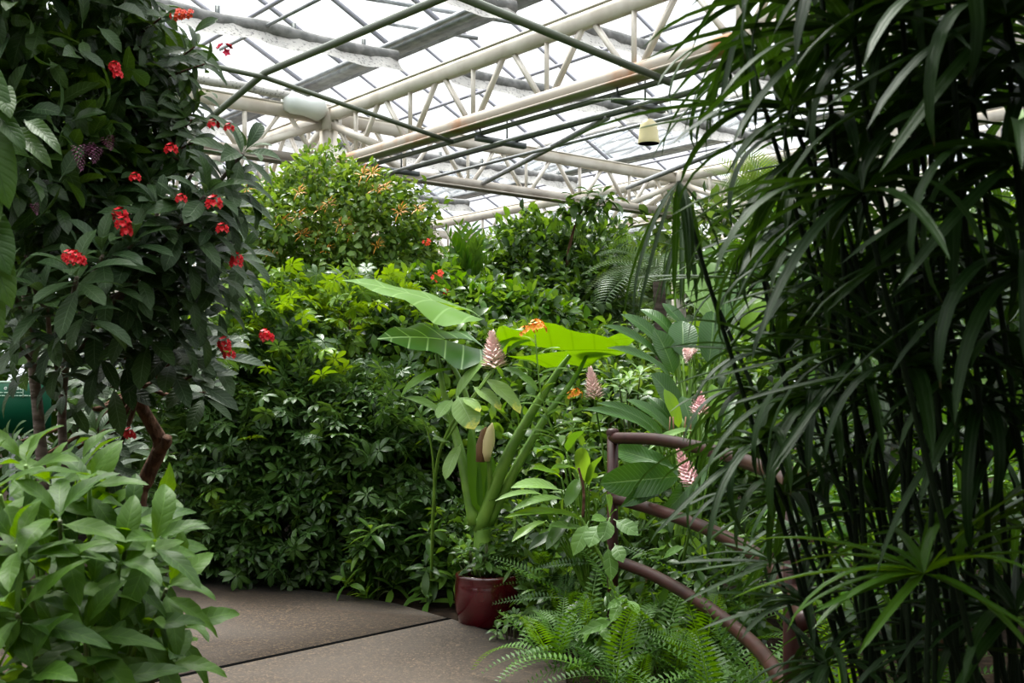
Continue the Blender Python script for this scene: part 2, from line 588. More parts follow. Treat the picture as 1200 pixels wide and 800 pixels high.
def palmate(nl=7, L=0.62, width=0.40, droop=0.25, seed=0, rows=4, bend=0.6):
    r = random.Random(seed)
    out = [(np.array([(-0.012, 0, 0), (0.012, 0, 0), (0.012, 0.4, 0.02), (-0.012, 0.4, 0.02)]), np.array([(0, 1, 2), (0, 2, 3)]), np.full((4, 2), 0.5))]
    hub = np.array((0, 0.42, 0.0))
    for i in range(nl):
        an = 2 * math.pi * (i + 0.5) / nl + r.uniform(-0.12, 0.12)
        el = -droop + r.uniform(-0.18, 0.18)
        d = np.array((math.sin(an) * math.cos(el), math.cos(an) * math.cos(el), math.sin(el)))
        nn = np.array((-math.sin(an) * math.sin(el), -math.cos(an) * math.sin(el), math.cos(el)))
        s = L * r.uniform(0.8, 1.05)
        out.append(xf(blade(rows, width, 0.8, 0.75, 0.25, bend, petiole=0.1), frames([hub], [d], [nn], [s])[0]))
    return merge(out)


def frond(n=18, L=0.16, width=0.28, bend=1.0, taper=0.75, leaflet_bend=0.3, angle=0.25, rows=2, vee=0.25):
    """Pinnate frond along +y, leaflets either side."""
    out, pts = [], []
    y = z = 0.0
    for i in range(n + 1):
        t = i / n
        pts.append((0, y, z))
        ang = bend * (t - 0.15)
        y += math.cos(ang) / n
        z -= math.sin(ang) / n
    pts = np.array(pts)
    V, T = [], []
    for i, p in enumerate(pts):
        w = 0.008 * (1 - 0.7 * i / n)
        V += [p + (-w, 0, 0), p + (w, 0, 0)]
        if i < n:
            T += [(2 * i, 2 * i + 1, 2 * i + 3), (2 * i, 2 * i + 3, 2 * i + 2)]
    out.append((np.array(V), np.array(T), np.full((len(V), 2), 0.5)))
    for i in range(1, n + 1):
        t = i / n
        l = L * (0.55 + 0.9 * min(t / 0.3, 1) * (1 - t ** 2 * taper) - 0.45)
        l = max(l, L * 0.2)
        d0 = pts[i] - pts[i - 1]
        d0 = d0 / np.linalg.norm(d0)
        nn = np.cross((1, 0, 0), d0)
        for s in (-1, 1):
            d = unit(np.array((s * math.cos(angle), 0, 0)) + d0 * math.sin(angle) + nn * vee)
            out.append(xf(blade(rows, width, 0.35, 0.7, 0.1, leaflet_bend), frames([pts[i]], [d], [nn - np.array((s * vee, 0, 0))], [l])[0]))
    return merge(out)


def flower_cluster(nf=7, R=0.03, pr=0.018, seed=1):
    r = random.Random(seed)
    out = []
    for i in range(nf):
        an, el = r.uniform(0, 6.28), r.uniform(0.1, 1.3)
        c = np.array((math.cos(an) * math.cos(el), math.sin(an) * math.cos(el), math.sin(el) * 0.7)) * R
        d = unit(c + np.array((0, 0, 0.004)))
        a = unit(np.cross(d, (0.3, 0.5, 0.81)))
        b = np.cross(d, a)
        for k in range(5):
            q = 2 * math.pi * k / 5
            e = math.cos(q) * a + math.sin(q) * b
            out.append(xf(blade(2, 0.75, 0.7, 0.5, 0.1, 0.6), frames([c], [unit(e + d * 0.35)], [d], [pr])[0]))
    return merge(out)


def spray(nf=14, R=0.07, w=0.22, seed=2, down=0.0):
    r = random.Random(seed)
    out = []
    for i in range(nf):
        an, el = r.uniform(0, 6.28), r.uniform(-0.3, 1.2)
        d = unit(np.array((math.cos(an) * math.cos(el), math.sin(an) * math.cos(el), math.sin(el) - down)))
        out.append(xf(blade(2, w, 0.8, 0.35, 0.3, 0.5), frames([d * R * 0.15], [d], [(0.1, 0.2, 1)], [R * r.uniform(0.7, 1.1)])[0]))
    return merge(out)


def spike(n=40, r0=0.22, seed=3, size=0.22):
    """Bract spike along +z, height 1."""
    r = random.Random(seed)
    out = []
    for i in range(n):
        t = i / n
        an = i * 2.4
        rad = r0 * (1 - t) ** 0.7 * (0.6 + 0.4 * min(1, t * 5)) + 0.02
        c = np.array((math.cos(an) * rad * 0.3, math.sin(an) * rad * 0.3, t * 0.86))
        el = 0.4 + 0.9 * t
        d = np.array((math.cos(an) * math.cos(el), math.sin(an) * math.cos(el), math.sin(el)))
        out.append(xf(blade(2, 0.55, 0.6, 0.5, 0.4, -0.5), frames([c], [d], [(-math.cos(an) * 0.5, -math.sin(an) * 0.5, 1)], [size * (1 - 0.45 * t) * r.uniform(0.85, 1.15)])[0]))
    return merge(out)


TPL = {
    'oval': blade(4, 0.42, 0.75, 0.75, 0.2, 0.5, petiole=0.12),
    'oval2': blade(4, 0.40, 0.75, 0.8, 0.3, 0.9, petiole=0.12),
    'small': blade(3, 0.56, 0.8, 0.8, 0.25, 0.6, petiole=0.1),
    'small2': blade(3, 0.5, 0.8, 0.9, 0.3, 0.9, petiole=0.1),
    'lance': blade(6, 0.28, 0.75, 0.85, 0.25, 0.7, petiole=0.06),
    'lance2': blade(6, 0.30, 0.75, 0.85, 0.2, 1.2, wave=0.15, petiole=0.06),
    'toothed': blade(10, 0.30, 0.8, 0.95, 0.18, 0.6, wave=0.15, teeth=0.10, petiole=0.08, cols=2),
    'toothed2': blade(10, 0.32, 0.8, 0.9, 0.25, 1.0, wave=0.2, teeth=0.10, petiole=0.08, cols=2),
    'whorl': blade(6, 0.34, 1.0, 0.75, 0.2, 0.5, petiole=0.08),
    'whorl2': blade(6, 0.32, 1.0, 0.75, 0.25, 1.0, petiole=0.08),
    'coarse': blade(8, 0.5, 0.7, 0.8, 0.15, 0.8, wave=0.15, petiole=0.08, cols=2),
    'strap': blade(9, 0.18, 0.35, 0.7, 0.35, 0.6, cols=1),
    'strap2': blade(9, 0.26, 0.5, 0.7, 0.25, 0.9, wave=0.1, cols=2),
    'paddle': blade(9, 0.36, 0.6, 0.65, 0.22, 0.5, wave=0.12, cols=2, petiole=0.05),
    'narrow': blade(5, 0.2, 0.7, 0.8, 0.3, 0.6),
    'palm7': palmate(7, seed=1), 'palm8': palmate(8, seed=2, droop=0.4), 'palm6': palmate(6, seed=3, droop=0.1, bend=0.9),
    'palm7lo': palmate(7, seed=1, rows=2), 'palm8lo': palmate(8, seed=2, droop=0.4, rows=2),
    'fern': frond(22, 0.17, 0.24, 0.9), 'fern2': frond(22, 0.17, 0.24, 1.5), 'fern3': frond(20, 0.16, 0.26, 0.4),
    'palmfrond': frond(26, 0.42, 0.075, 0.9, leaflet_bend=0.5, angle=0.55, rows=3), 'palmfrond2': frond(26, 0.42, 0.07, 1.4, leaflet_bend=0.9, angle=0.5, rows=3),
    'zamia': frond(9, 0.42, 0.27, 0.5, leaflet_bend=0.4, angle=0.85, rows=4),
    'sedgeA': blade(7, 0.062, 0.12, 0.45, 0.5, 0.7), 'sedgeB': blade(8, 0.060, 0.12, 0.45, 0.5, 1.5), 'sedgeC': blade(9, 0.058, 0.12, 0.45, 0.5, 2.3), 'sedgeD': blade(7, 0.058, 0.12, 0.45, 0.5, 0.2, twist=0.5),
}
_mesh_cache = {}


def tpl_mesh(name, mat):
    key = (name, mat.name)
    if key not in _mesh_cache:
        V, T, U = TPL[name]
        _mesh_cache[key] = np_mesh(name, V, T, U, None, mat)
    return _mesh_cache[key]


def leaf_objs(pname, tname, mat, A, root):
    me = tpl_mesh(tname, mat)
    off = wpos(root)
    out = []
    for a in A:
        m = Matrix(a.tolist())
        m.translation -= off
        out.append(obj(pname, me, root, mw=m))
    return out


def stuff(pname, groups, root):
    """groups: list of (template name, material, A). One joined mesh per material."""
    bym = {}
    for tn, mat, A in groups:
        if len(A):
            bym.setdefault(mat.name, (mat, []))[1].append((tn, A))
    off = np.array(wpos(root))
    for mat, items in bym.values():
        Vs, Ts, Us, tn_, n = [], [], [], [], 0
        for tn, A in items:
            V, T, U = TPL[tn]
            W = np.einsum('kij,nj->kni', A[:, :3, :3], V) + A[:, None, :3, 3] - off
            K, m = len(A), len(V)
            Vs.append(W.reshape(-1, 3))
            Ts.append((T[None] + (np.arange(K) * m)[:, None, None]).reshape(-1, 3) + n)
            Us.append(np.tile(U, (K, 1)))
            tn_.append(np.repeat(nr.random(K), m))
            n += K * m
        me = np_mesh(pname, np.vstack(Vs), np.vstack(Ts), np.vstack(Us), np.concatenate(tn_), mat)
        obj(pname, me, root, kind='stuff')


def in_frame(A, pad=40):
    p = A[:, :3, 3]
    Y = np.maximum(p[:, 1], 0.05)
    px = 600 + F * p[:, 0] / Y
    py = HY - F * (p[:, 2] - EYE) / Y
    return (px > -pad) & (px < 1200 + pad) & (py > -pad) & (py < 800 + pad)


def foliage(root, A, tpls, mats, nobj=200, pname='leaf', weights=None, lo=None):
    """Spread leaf matrices A over templates and materials: the nobj that show largest as objects, the rest joined."""
    N = len(A)
    if N == 0:
        return
    Y = A[:, 1, 3]
    size = np.linalg.norm(A[:, :3, 1], axis=1) / np.maximum(Y, 0.3)
    key = -size * in_frame(A)
    order = np.argsort(key)
    ti = nr.integers(0, len(tpls), N)
    mi = nr.choice(len(mats), N, p=weights)
    near = np.zeros(N, bool)
    near[order[:nobj]] = True
    groups = []
    for t, tn in enumerate(tpls):
        for m, mat in enumerate(mats):
            sel = (ti == t) & (mi == m)
            if nobj:
                leaf_objs(pname, tn, mat, A[sel & near], root)
            groups.append(((lo or tpls)[t], mat, A[sel & ~near]))
    stuff('foliage', groups, root)


def blob(px, py, Y, rx, rz, ry=None):
    """Blob given by its place and half-sizes in the photograph (pixels) and its half-depth in metres."""
    s = Y / F
    return np.array(P(px, py, Y)), np.array((rx * s, ry if ry else rx * s, rz * s))


def shell(blobs, n, inner=0.45):
    """n points on and in the outer skin of a union of blobs, with outward directions."""
    w = np.array([b[1][0] * b[1][2] + b[1][0] * b[1][1] + b[1][1] * b[1][2] for b in blobs])
    w = w / w.sum()
    P_, O_ = [], []
    tries = 0
    got = 0
    while got < n and tries < 12:
        idx = nr.choice(len(blobs), n * 2, p=w)
        c = np.array([blobs[i][0] for i in idx])
        r = np.array([blobs[i][1] for i in idx])
        d = unit(nr.normal(size=(n * 2, 3)))
        rad = 1.05 - inner * nr.random((n * 2, 1)) ** 1.8
        q = c * 3.1 + d * r * 5.0 / np.maximum(r.max(axis=1, keepdims=True), 0.25) ** 0.5
        lump = np.sin(q[:, :1] * 1.3 + q[:, 2:] * 0.9) * np.sin(q[:, 1:2] * 1.1 - q[:, 2:] * 1.4 + 1.0) + 0.5 * np.sin(q[:, :1] * 3.1 - q[:, 2:] * 2.7)
        rad = rad * (1 + 0.27 * lump) + 0.12 * (nr.random((n * 2, 1)) < 0.08)
        p = c + d * r * rad
        keep = p[:, 2] > 0.03
        for bc, br in blobs:
            q = np.linalg.norm((p - bc) / br, axis=1)
            keep &= ~(q < 1.0 - inner * 1.05)
        P_.append(p[keep])
        O_.append(unit(d / r)[keep])
        got += keep.sum()
        tries += 1
    return np.vstack(P_)[:n], np.vstack(O_)[:n]


def shell_leaves(blobs, n, L, inner=0.45, up=0.5, out=0.7, rnd=0.55, nup=1.0, nout=0.8, nrnd=0.45, var=0.3, droop=0.2):
    p, o = shell(blobs, n, inner)
    m = len(p)
    up_ = np.array((0, 0, 1.0))
    d = unit(o * out + nr.normal(size=(m, 3)) * rnd + up_ * (up - droop))
    nn = unit(o * nout + up_ * nup + nr.normal(size=(m, 3)) * nrnd)
    return frames(p, d, nn, L * (1 - var + 2 * var * nr.random(m)))


def whorl(pos, axis, n, L, e_lo=-0.2, e_hi=1.1, ph=None):
    axis = unit(np.array(axis, float))
    a = unit(np.cross(axis, (0.31, 0.87, 0.2)))
    b = np.cross(axis, a)
    ph = rng.uniform(0, 6.28) if ph is None else ph
    pp, dd, nn, ss = [], [], [], []
    for i in range(n):
        t = i / max(n - 1, 1)
        an = ph + i * 2.3999 + rng.uniform(-0.2, 0.2)
        e = e_lo + (e_hi - e_lo) * t + rng.uniform(-0.15, 0.15)
        rad = math.cos(an) * a + math.sin(an) * b
        dd.append(rad * math.cos(e) + axis * math.sin(e))
        nn.append(axis * math.cos(e) - rad * math.sin(e))
        pp.append(np.array(pos) + axis * L * 0.25 * (t - 0.6))
        ss.append(L * rng.uniform(0.8, 1.1) * (1 - 0.35 * t * t))
    return frames(pp, dd, nn, np.array(ss))


def leaf_px(root, b, t, wpx, tname, mat, nrm=(0, -0.5, 1), pname='leaf'):
    """One leaf from base b to tip t (each px, py, depth), wpx pixels across at its widest."""
    pb, pt = P(*b), P(*t)
    d = pt - pb
    L = d.length
    V = TPL[tname][0]
    w = (V[:, 0].max() - V[:, 0].min()) or 0.1
    Ltrue = abs(V[:, 1]).max()
    s = L / Ltrue
    want = wpx * b[2] / F
    A = frames([pb], [d], [nrm], np.array([[want / w, s, s]]))
    return leaf_objs(pname, tname, mat, A, root)[0]


def curve(pts, n=10):
    """Catmull-Rom through points."""
    pts = [np.array(p, float) for p in pts]
    if len(pts) < 3:
        return [pts[0] + (pts[-1] - pts[0]) * i / n for i in range(n + 1)]
    q = [2 * pts[0] - pts[1]] + pts + [2 * pts[-1] - pts[-2]]
    out = []
    for i in range(1, len(q) - 2):
        for k in range(n):
            t = k / n
            out.append(0.5 * (2 * q[i] + (q[i + 1] - q[i - 1]) * t + (2 * q[i - 1] - 5 * q[i] + 4 * q[i + 1] - q[i + 2]) * t * t + (3 * q[i] - q[i - 1] - 3 * q[i + 1] + q[i + 2]) * t ** 3))
    out.append(pts[-1])
    return out


def taper(n, a, b):
    return [a + (b - a) * i / (n - 1) for i in range(n)]


def stem(root, pts, r0, r1, mat, name='stem', n=6, sides=7):
    c = curve(pts, n)
    return part(name, MB().tube(c, taper(len(c), r0, r1), sides), mat, root)


def branches(root, base, blobs, r=0.03, mat=None, name='stem'):
    """Woody stems from the base into each blob."""
    base = np.array(base, float)
    for c, rr in blobs:
        mid = base * 0.5 + c * 0.5 + np.array((rng.uniform(-.1, .1), rng.uniform(-.1, .1), 0.12)) * min(1, np.linalg.norm(c - base))
        pts = curve([base + np.array((rng.uniform(-.05, .05), rng.uniform(-.05, .05), -0.02)), mid, c], 4)
        part(name, MB().tube(pts, taper(len(pts), r, r * 0.4), 6), mat or M['bark'], root)


# ------------------------------------------------------------------ ground and path
def poly_prism(pts, z0, z1):
    """Convex-ish outline (ccw) to a prism, fan triangulated."""
    n = len(pts)
    c = np.mean(np.array(pts), axis=0)
    V = [(x, y, z1) for x, y in pts] + [(x, y, z0) for x, y in pts] + [(c[0], c[1], z1)]
    T = []
    for i in range(n):
        j = (i + 1) % n
        T += [(i, j, 2 * n), (i, n + i, n + j), (i, n + j, j)]
    return MB().add(V, T)


fl = obj('floor', MB().box((0, 30, -0.1), (70, 0, 0), (0, 70, 0), (0, 0, 0.1)).mesh('floor', M['soil'], False), kind='structure')


def G(px, py):
    """Ground point under a pixel."""
    Y = EYE * F / (py - HY)
    return ((px - 600) / F * Y, Y)


path = bpy.data.objects.new('floor_path', None)
COL.objects.link(path)
path['kind'] = 'structure'
jl, jr = G(150, 812), G(527, 730)
gap = 0.016
jd = unit(np.array((jr[0] - jl[0], jr[1] - jl[1])))
jn = np.array((-jd[1], jd[0])) * gap
back = [(jl[0] + jn[0], jl[1] + jn[1]), (jr[0] + jn[0], jr[1] + jn[1]), G(500, 722), G(465, 712), G(420, 704), G(380, 698), G(330, 691), G(290, 686), G(250, 680), G(205, 678), G(150, 684), G(60, 700), G(-40, 740), G(-60, 800)]
front = [(jr[0] - jn[0], jr[1] - jn[1]), (jl[0] - jn[0], jl[1] - jn[1]), (-2.4, 5.4), (-2.0, 3.0), (-1.2, -1.5), (0.55, -1.5), (0.5, 2.0), (0.35, 4.2), (0.27, 5.4), G(662, 780), G(640, 765), G(600, 752), G(560, 741)]
for k, o_ in enumerate((back, front)):
    part('concrete_slab', poly_prism(o_, -0.05, 0.03 if k == 0 else 0.032), M['path'], path, False)

_a, _b = np.array((*jl, 0.0)), np.array((*jr, 0.0))
part('expansion_joint', MB().beam(_a + (0, 0, .014), _b + (0, 0, .014), 0.040, 0.042), M['black'], path, False)

# ------------------------------------------------------------------ greenhouse: walls, trusses, glazing
O2 = np.array((1.49, 10.2))
U2 = np.array((-0.632, 0.775))
W2 = np.array((0.775, 0.632))


def R3(t, v, z):
    q = O2 + U2 * t + W2 * v
    return np.array((q[0], q[1], z))


ceil_ = bpy.data.objects.new('ceiling', None)
COL.objects.link(ceil_)
ceil_['kind'] = 'structure'
BAY, ZG, ZR = 7.0, 5.85, 7.6
T0, T1E = -9.6, 23.4
# panes and glazing bars
PW = 1.1
npan = int((T1E - T0) / PW)
slope_L = math.hypot(BAY / 2, ZR - ZG)
pane_me = MB().box((0, 0, 0), (PW / 2 - 0.02, 0, 0), (0, slope_L / 2 - 0.02, 0), (0, 0, 0.003)).mesh('roof_pane', M['glass'], False)
bar_me = MB().box((0, 0, 0), (0.012, 0, 0), (0, slope_L / 2, 0), (0, 0, 0.03)).mesh('glazing_bar', M['bar'], False)
u3, w3 = np.array((*U2, 0)), np.array((*W2, 0))
for b in range(-1, 3):
    for side in (0, 1):
        va, vb = b * BAY, b * BAY + BAY / 2
        if side:
            va, vb = vb, b * BAY + BAY
        za, zb = (ZG, ZR) if side == 0 else (ZR, ZG)
        dirv = unit(w3 * (vb - va) + np.array((0, 0, zb - za)))
        nrm = np.cross(u3, dirv)
        if nrm[2] < 0:
            nrm = -nrm
        for i in range(npan + 1):
            t = T0 + i * PW
            if i < npan:
                c = R3(t + PW / 2, (va + vb) / 2, (za + zb) / 2)
                A = frames([c], [dirv], [nrm], [1.0])[0]
                obj('roof_pane', pane_me, ceil_, mw=Matrix(A.tolist()))
            c = R3(t, (va + vb) / 2, (za + zb) / 2) - nrm * 0.035
            obj('glazing_bar', bar_me, ceil_, mw=Matrix(frames([c], [dirv], [nrm], [1.0])[0].tolist()))
        # purlins along the roof
        for f in (0.33, 0.66):
            q = lambda t: R3(t, va + (vb - va) * f, za + (zb - za) * f - 0.10)
            part('purlin', MB().beam(q(T0), q(T1E), 0.04, 0.05), M['bar'], ceil_, False)
    part('ridge_bar', MB().beam(R3(T0, b * BAY + BAY / 2, ZR), R3(T1E, b * BAY + BAY / 2, ZR), 0.09, 0.1), M['steel'], ceil_, False)
for b in range(-1, 4):
    v = b * BAY
    part('gutter', MB().beam(R3(T0, v, ZG - 0.06), R3(T1E, v, ZG - 0.06), 0.20, 0.1).beam(R3(T0, v - 0.26, ZG - 0.12), R3(T1E, v - 0.26, ZG - 0.12), 0.05, 0.05).beam(R3(T0, v + 0.22, ZG - 0.02), R3(T1E, v + 0.22, ZG - 0.02), 0.02, 0.14), M['galv'], ceil_, False)

ZT, ZB = 5.26, 4.60


def truss(a, b, zt, zb, mat_b, n):
    """Lattice truss from plan point a to b: top and bottom chords, uprights and diagonals."""
    a, b = np.array(a, float), np.array(b, float)
    root = obj('roof_truss', None, ceil_, loc=(a[0], a[1], zb))
    pa = lambda f, z: np.array((*(a[:2] + (b[:2] - a[:2]) * f), z))
    part('top_chord', MB().beam(pa(0, zt), pa(1, zt), 0.09, 0.16).beam(pa(0, zt + 0.085), pa(1, zt + 0.085), 0.16, 0.02), M['steel'], root, False)
    part('bottom_chord', MB().beam(pa(0, zb), pa(1, zb), 0.10, 0.13).beam(pa(0, zb - 0.07), pa(1, zb - 0.07), 0.2, 0.02), mat_b, root, False)
    for i in range(n):
        f0, f1, fm = i / n, (i + 1) / n, (i + 0.5) / n
        part('upright', MB().beam(pa(f0, zb), pa(f0, zt), 0.05, 0.05), M['steel'], root, False)
        part('diagonal', MB().beam(pa(f0 + 0.06 / n, zb), pa(fm - .03 / n, zt), 0.05, 0.045), M['steel'], root, False)
        part('diagonal', MB().beam(pa(f1 - 0.06 / n, zb), pa(fm + .03 / n, zt), 0.05, 0.045), M['steel'], root, False)
    return root


tc0 = 0.513 - 1.27 * 6
for b in range(0, 3):
    n = 24
    a0, a1 = R3(tc0, b * BAY, 0), R3(tc0 + 1.27 * n, b * BAY, 0)
    truss(a0, a1, ZT, ZB, M['rust'] if b == 0 else M['steel'], n)
for t in (-2.2, 6.3, 14.8, 23.3):
    for b in range(-1, 3):
        truss(R3(t, b * BAY + 0.1, 0), R3(t, (b + 1) * BAY - 0.1, 0), ZT - 0.03, ZB + 0.02, M['shadebeam'], 6)
ncol = 0
for t in (-2.2, 6.3, 14.8, 23.3):
    for b in range(0, 4):
        c = R3(t, b * BAY, 0)
        root = bpy.data.objects.new('column', None)
        COL.objects.link(root)
        root.location = c
        root['kind'] = 'structure'
        part('shaft', MB().box((c[0], c[1], 2.7), u3 * 0.09, w3 * 0.09, (0, 0, 2.7)), M['steel'], root, False)
        part('head', MB().box((c[0], c[1], 5.2), u3 * 0.13, w3 * 0.13, (0, 0, 0.14)).box((c[0], c[1], 4.55), u3 * 0.2, w3 * 0.2, (0, 0, 0.03)), M['steel'], root, False)
        for d in (u3, -u3, w3, -w3):
            part('knee_brace', MB().beam(c + d * 0.12 + (0, 0, 5.12), c + d * 1.25 + (0, 0, 4.66), 0.08, 0.09), M['steel'], root, False)

# glass end walls with posts on a low white wall
for nm, f, ln in (('wall_back', lambda s, z: R3(23.6, -14 + s * 35.2, z), 35.2), ('wall_right', lambda s, z: R3(-9.6 + s * 33.2, 21.2, z), 33.2)):
    root = bpy.data.objects.new(nm, None)
    COL.objects.link(root)
    root['kind'] = 'structure'
    part('knee_wall', MB().beam(f(0, 0.45), f(1, 0.45), 0.15, 0.9), M['knee'], root, False)
    n = 14
    for i in range(n + 1):
        part('post', MB().beam(f(i / n, 0.9), f(i / n, 5.8), 0.09, 0.09), M['steel'], root, False)
        if i < n:
            part('wall_pane', MB().beam(f((i + .02) / n, 3.35), f((i + .98) / n, 3.35), 0.006, 4.8), M['glass'], root, False)
    for z in (2.6, 4.2, 5.75):
        part('transom', MB().beam(f(0, z), f(1, z), 0.07, 0.08), M['steel'], root, False)

# shade screens: a roll and a strip of speckled cloth hanging under it
for k, (t, b) in enumerate(((1.9, -1), (4.1, -1), (8.6, -1), (10.8, -1), (1.9, 0), (4.1, 0), (8.6, 0), (12.0, 0))):
    v0, v1 = b * BAY + 0.35, (b + 1) * BAY - 0.35
    where = ['first behind the green hoop pipes', 'second bunch, ending at the rust streaked truss', 'third, beyond the white column', 'fourth and farthest in the near roof bay'][k % 4]
    root = thing('shade_screen', ('rolled grey shade screen with speckled hanging cloth, ' if b < 0 else 'grey bunched shade screen past the rusty truss, ') + where, 'shade screen', R3(t, v0, 5.5), 'rolled shade screens under the glass roof')
    r_ = [R3(t + 0.02 * math.sin(i * 1.7), v0 + (v1 - v0) * i / 24, 5.5 - 0.03 * math.sin(i * math.pi / 6) ** 2) for i in range(25)]
    part('roll', MB().tube(r_, 0.08, 8), M['roll'], root)
    mb = MB()
    V, T = [], []
    for i in range(49):
        s = v0 + (v1 - v0) * i / 48
        for j in range(4):
            V.append(R3(t - 0.02 - 0.05 * j + 0.015 * math.sin(i * 2.1 + j), s, 5.47 - 0.065 * j - 0.02 * math.sin(i * 0.9)))
    for i in range(48):
        for j in range(3):
            p = i * 4 + j
            T += [(p, p + 4, p + 5), (p, p + 5, p + 1)]
    mb.add(V, T)
    part('cloth', mb, M['cloth'], root)
    for i in range(7):
        s = v0 + (v1 - v0) * (i + .5) / 7
        part('clip', MB().beam(R3(t, s, 5.38), R3(t, s, 5.62), 0.025, 0.05), M['darkpipe'], root, False)

root = thing('wrapped_roll', 'pale cloth roll lying on the cream beam with a white plastic wrapped end', 'roll', R3(6.2, -3, 5.4))
part('roll', MB().tube([R3(6.2, -6.6 + 0.35 * i, 5.42 + 0.012 * math.sin(i * 2.2)) for i in range(18)], 0.06, 8), M['cloth'], root)
mb = MB()
mb.tube([R3(6.2, -0.72, 5.30), R3(6.2, -0.62, 5.33), R3(6.2, -0.4, 5.31), R3(6.2, -0.2, 5.30), R3(6.2, -0.12, 5.26)], [0.09, 0.15, 0.13, 0.16, 0.07], 9)
part('plastic_wrap', mb, M['white'], root, False)
# frame pipes below the roof
def pipe(pts, r, mat, label, name='roof_pipe'):
    me = MB().tube(pts, r, 10).mesh(name, mat)
    o = obj(name, me)
    return tag(o, label, 'pipe', 'pipes slung below the roof')


hub = np.array((-2.53, 11.37, 4.81))
hoop = [np.array((-4.6, 14.0, 4.25)), np.array((-3.8, 12.9, 4.47)), hub, np.array((-0.55, 8.94, 4.73)), np.array((1.5, 6.4, 4.7))]
pipe(hoop, 0.036, M['greypipe'], 'grey green pipe bending up through the fork of the hoop frame')
pipe([hub + (-4.6, -3.7, 0.1), hub + (0, 0, -0.05), np.array((-0.69, 12.87, 4.43))], 0.026, M['greypipe'], 'thin grey pipe crossing the bent pipe and ending below the rusty beam')
pipe([np.array((-0.9, 8.32, 4.73)), np.array((1.46, 10.24, 4.40))], 0.036, M['greypipe'], 'thick green grey pipe slanting down to the rusty beam beside the lamp')
pipe([R3(1.49, .6, 4.44), np.array(P(560, 218, 17))], 0.035, M['galv'], 'slanting grey pipe behind the hanging cream lamp')
pipe([np.array(P(860, 170, 13.5)), np.array(P(735, 220, 18))], 0.035, M['galv'], 'slanting grey pipe between the lamp and the far palms')
pipe([np.array(P(258, 58, 13)), np.array(P(380, -4, 11))], 0.02, M['galv'], 'thin pale pipe above the bent green pipe near the roof glass')
pipe([np.array(P(395, -8, 13)), np.array(P(640, 32, 13.6))], 0.03, M['galv'], 'pale grey rod crossing high above the cream truss')
pipe([np.array(P(440, 25, 13.6)), np.array(P(560, 45, 13.8))], 0.025, M['galv'], 'short grey rod above the cream truss under the gutter')
pipe([R3(-8, 0.10, 4.47), R3(14, 0.10, 4.47)], 0.028, M['greypipe'], 'heating pipe nearest the rusty beam on the hanger bars')
pipe([R3(-8, 0.60, 4.46), R3(14, 0.60, 4.46)], 0.026, M['darkpipe'], 'dark heating pipe at the outer end of the hanger bars')
pipe([R3(-8, 0.24, 4.36), R3(14, 0.24, 4.36)], 0.018, M['galv'], 'thin bright conduit slung just under the heating pipe')
pipe([R3(-8, 1.3, 4.5), R3(14, 1.3, 4.5)], 0.02, M['galv'], 'thin pale pipe running past the hanger bars towards the far truss')
for k, t in enumerate((-3.6, -1.4, 0.8, 3.0, 5.2, 7.4)):
    root = thing('pipe_hanger', 'dark hanger bar with two drop rods carrying the pipes, ' + ['behind the sedges', 'at the sedge edge', 'with the cream lamp', 'left of the lamp', 'near the mound', 'farthest of the row'][k], 'pipe hanger', R3(t, 0.05, 4.4), 'pipe hangers under the rusty beam')
    part('bar', MB().beam(R3(t, 0.0, 4.40), R3(t, 0.72, 4.40), 0.06, 0.06), M['darkpipe'], root, False)
    part('drop_rod', MB().tube([R3(t, 0.06, 4.40), R3(t, 0.06, 4.58)], 0.011, 6), M['darkpipe'], root)
    part('drop_rod', MB().tube([R3(t, 0.45, 4.40), R3(t, 0.45, 4.75)], 0.011, 6), M['darkpipe'], root)

lc = R3(0.8, 0.5, 0)
lz = 4.03
lamp = thing('pendant_lamp', 'cream bell shaped lamp hanging from a hanger bar below the roof', 'lamp', (lc[0], lc[1], lz))
part('lamp_shade', MB().lathe((lc[0], lc[1], lz), [(0.108, 0), (0.112, 0.02), (0.102, 0.05), (0.096, 0.13), (0.082, 0.2), (0.04, 0.24), (0.0, 0.245)], 20), M['lamp'], lamp)
part('inner_cone', MB().lathe((lc[0], lc[1], lz), [(0.107, 0.002), (0.09, 0.12), (0.0, 0.2)], 20), M['black'], lamp)
part('hook', MB().tube([(lc[0], lc[1], lz + 0.22), (lc[0], lc[1], 4.37)], 0.008, 6), M['galv'], lamp)


# ------------------------------------------------------------------ pot with the elephant ear
PY = 7.42
pc = (P(573, 700, PY).x, PY, 0.0)
pot = thing('plant_pot', 'round dark red glazed pot at the edge of the path', 'pot', (pc[0], pc[1], 0.0))
part('pot_body', MB().lathe(pc, [(0.0, 0.012), (0.185, 0.012), (0.205, 0.03), (0.225, 0.12), (0.232, 0.2), (0.228, 0.28), (0.222, 0.318), (0.226, 0.334), (0.222, 0.348), (0.208, 0.352), (0.196, 0.345), (0.192, 0.32), (0.19, 0.27)], 40), M['pot'], pot)
part('potting_soil', MB().lathe(pc, [(0.195, 0.28), (0.1, 0.3), (0.0, 0.3)], 24), M['soil'], pot)


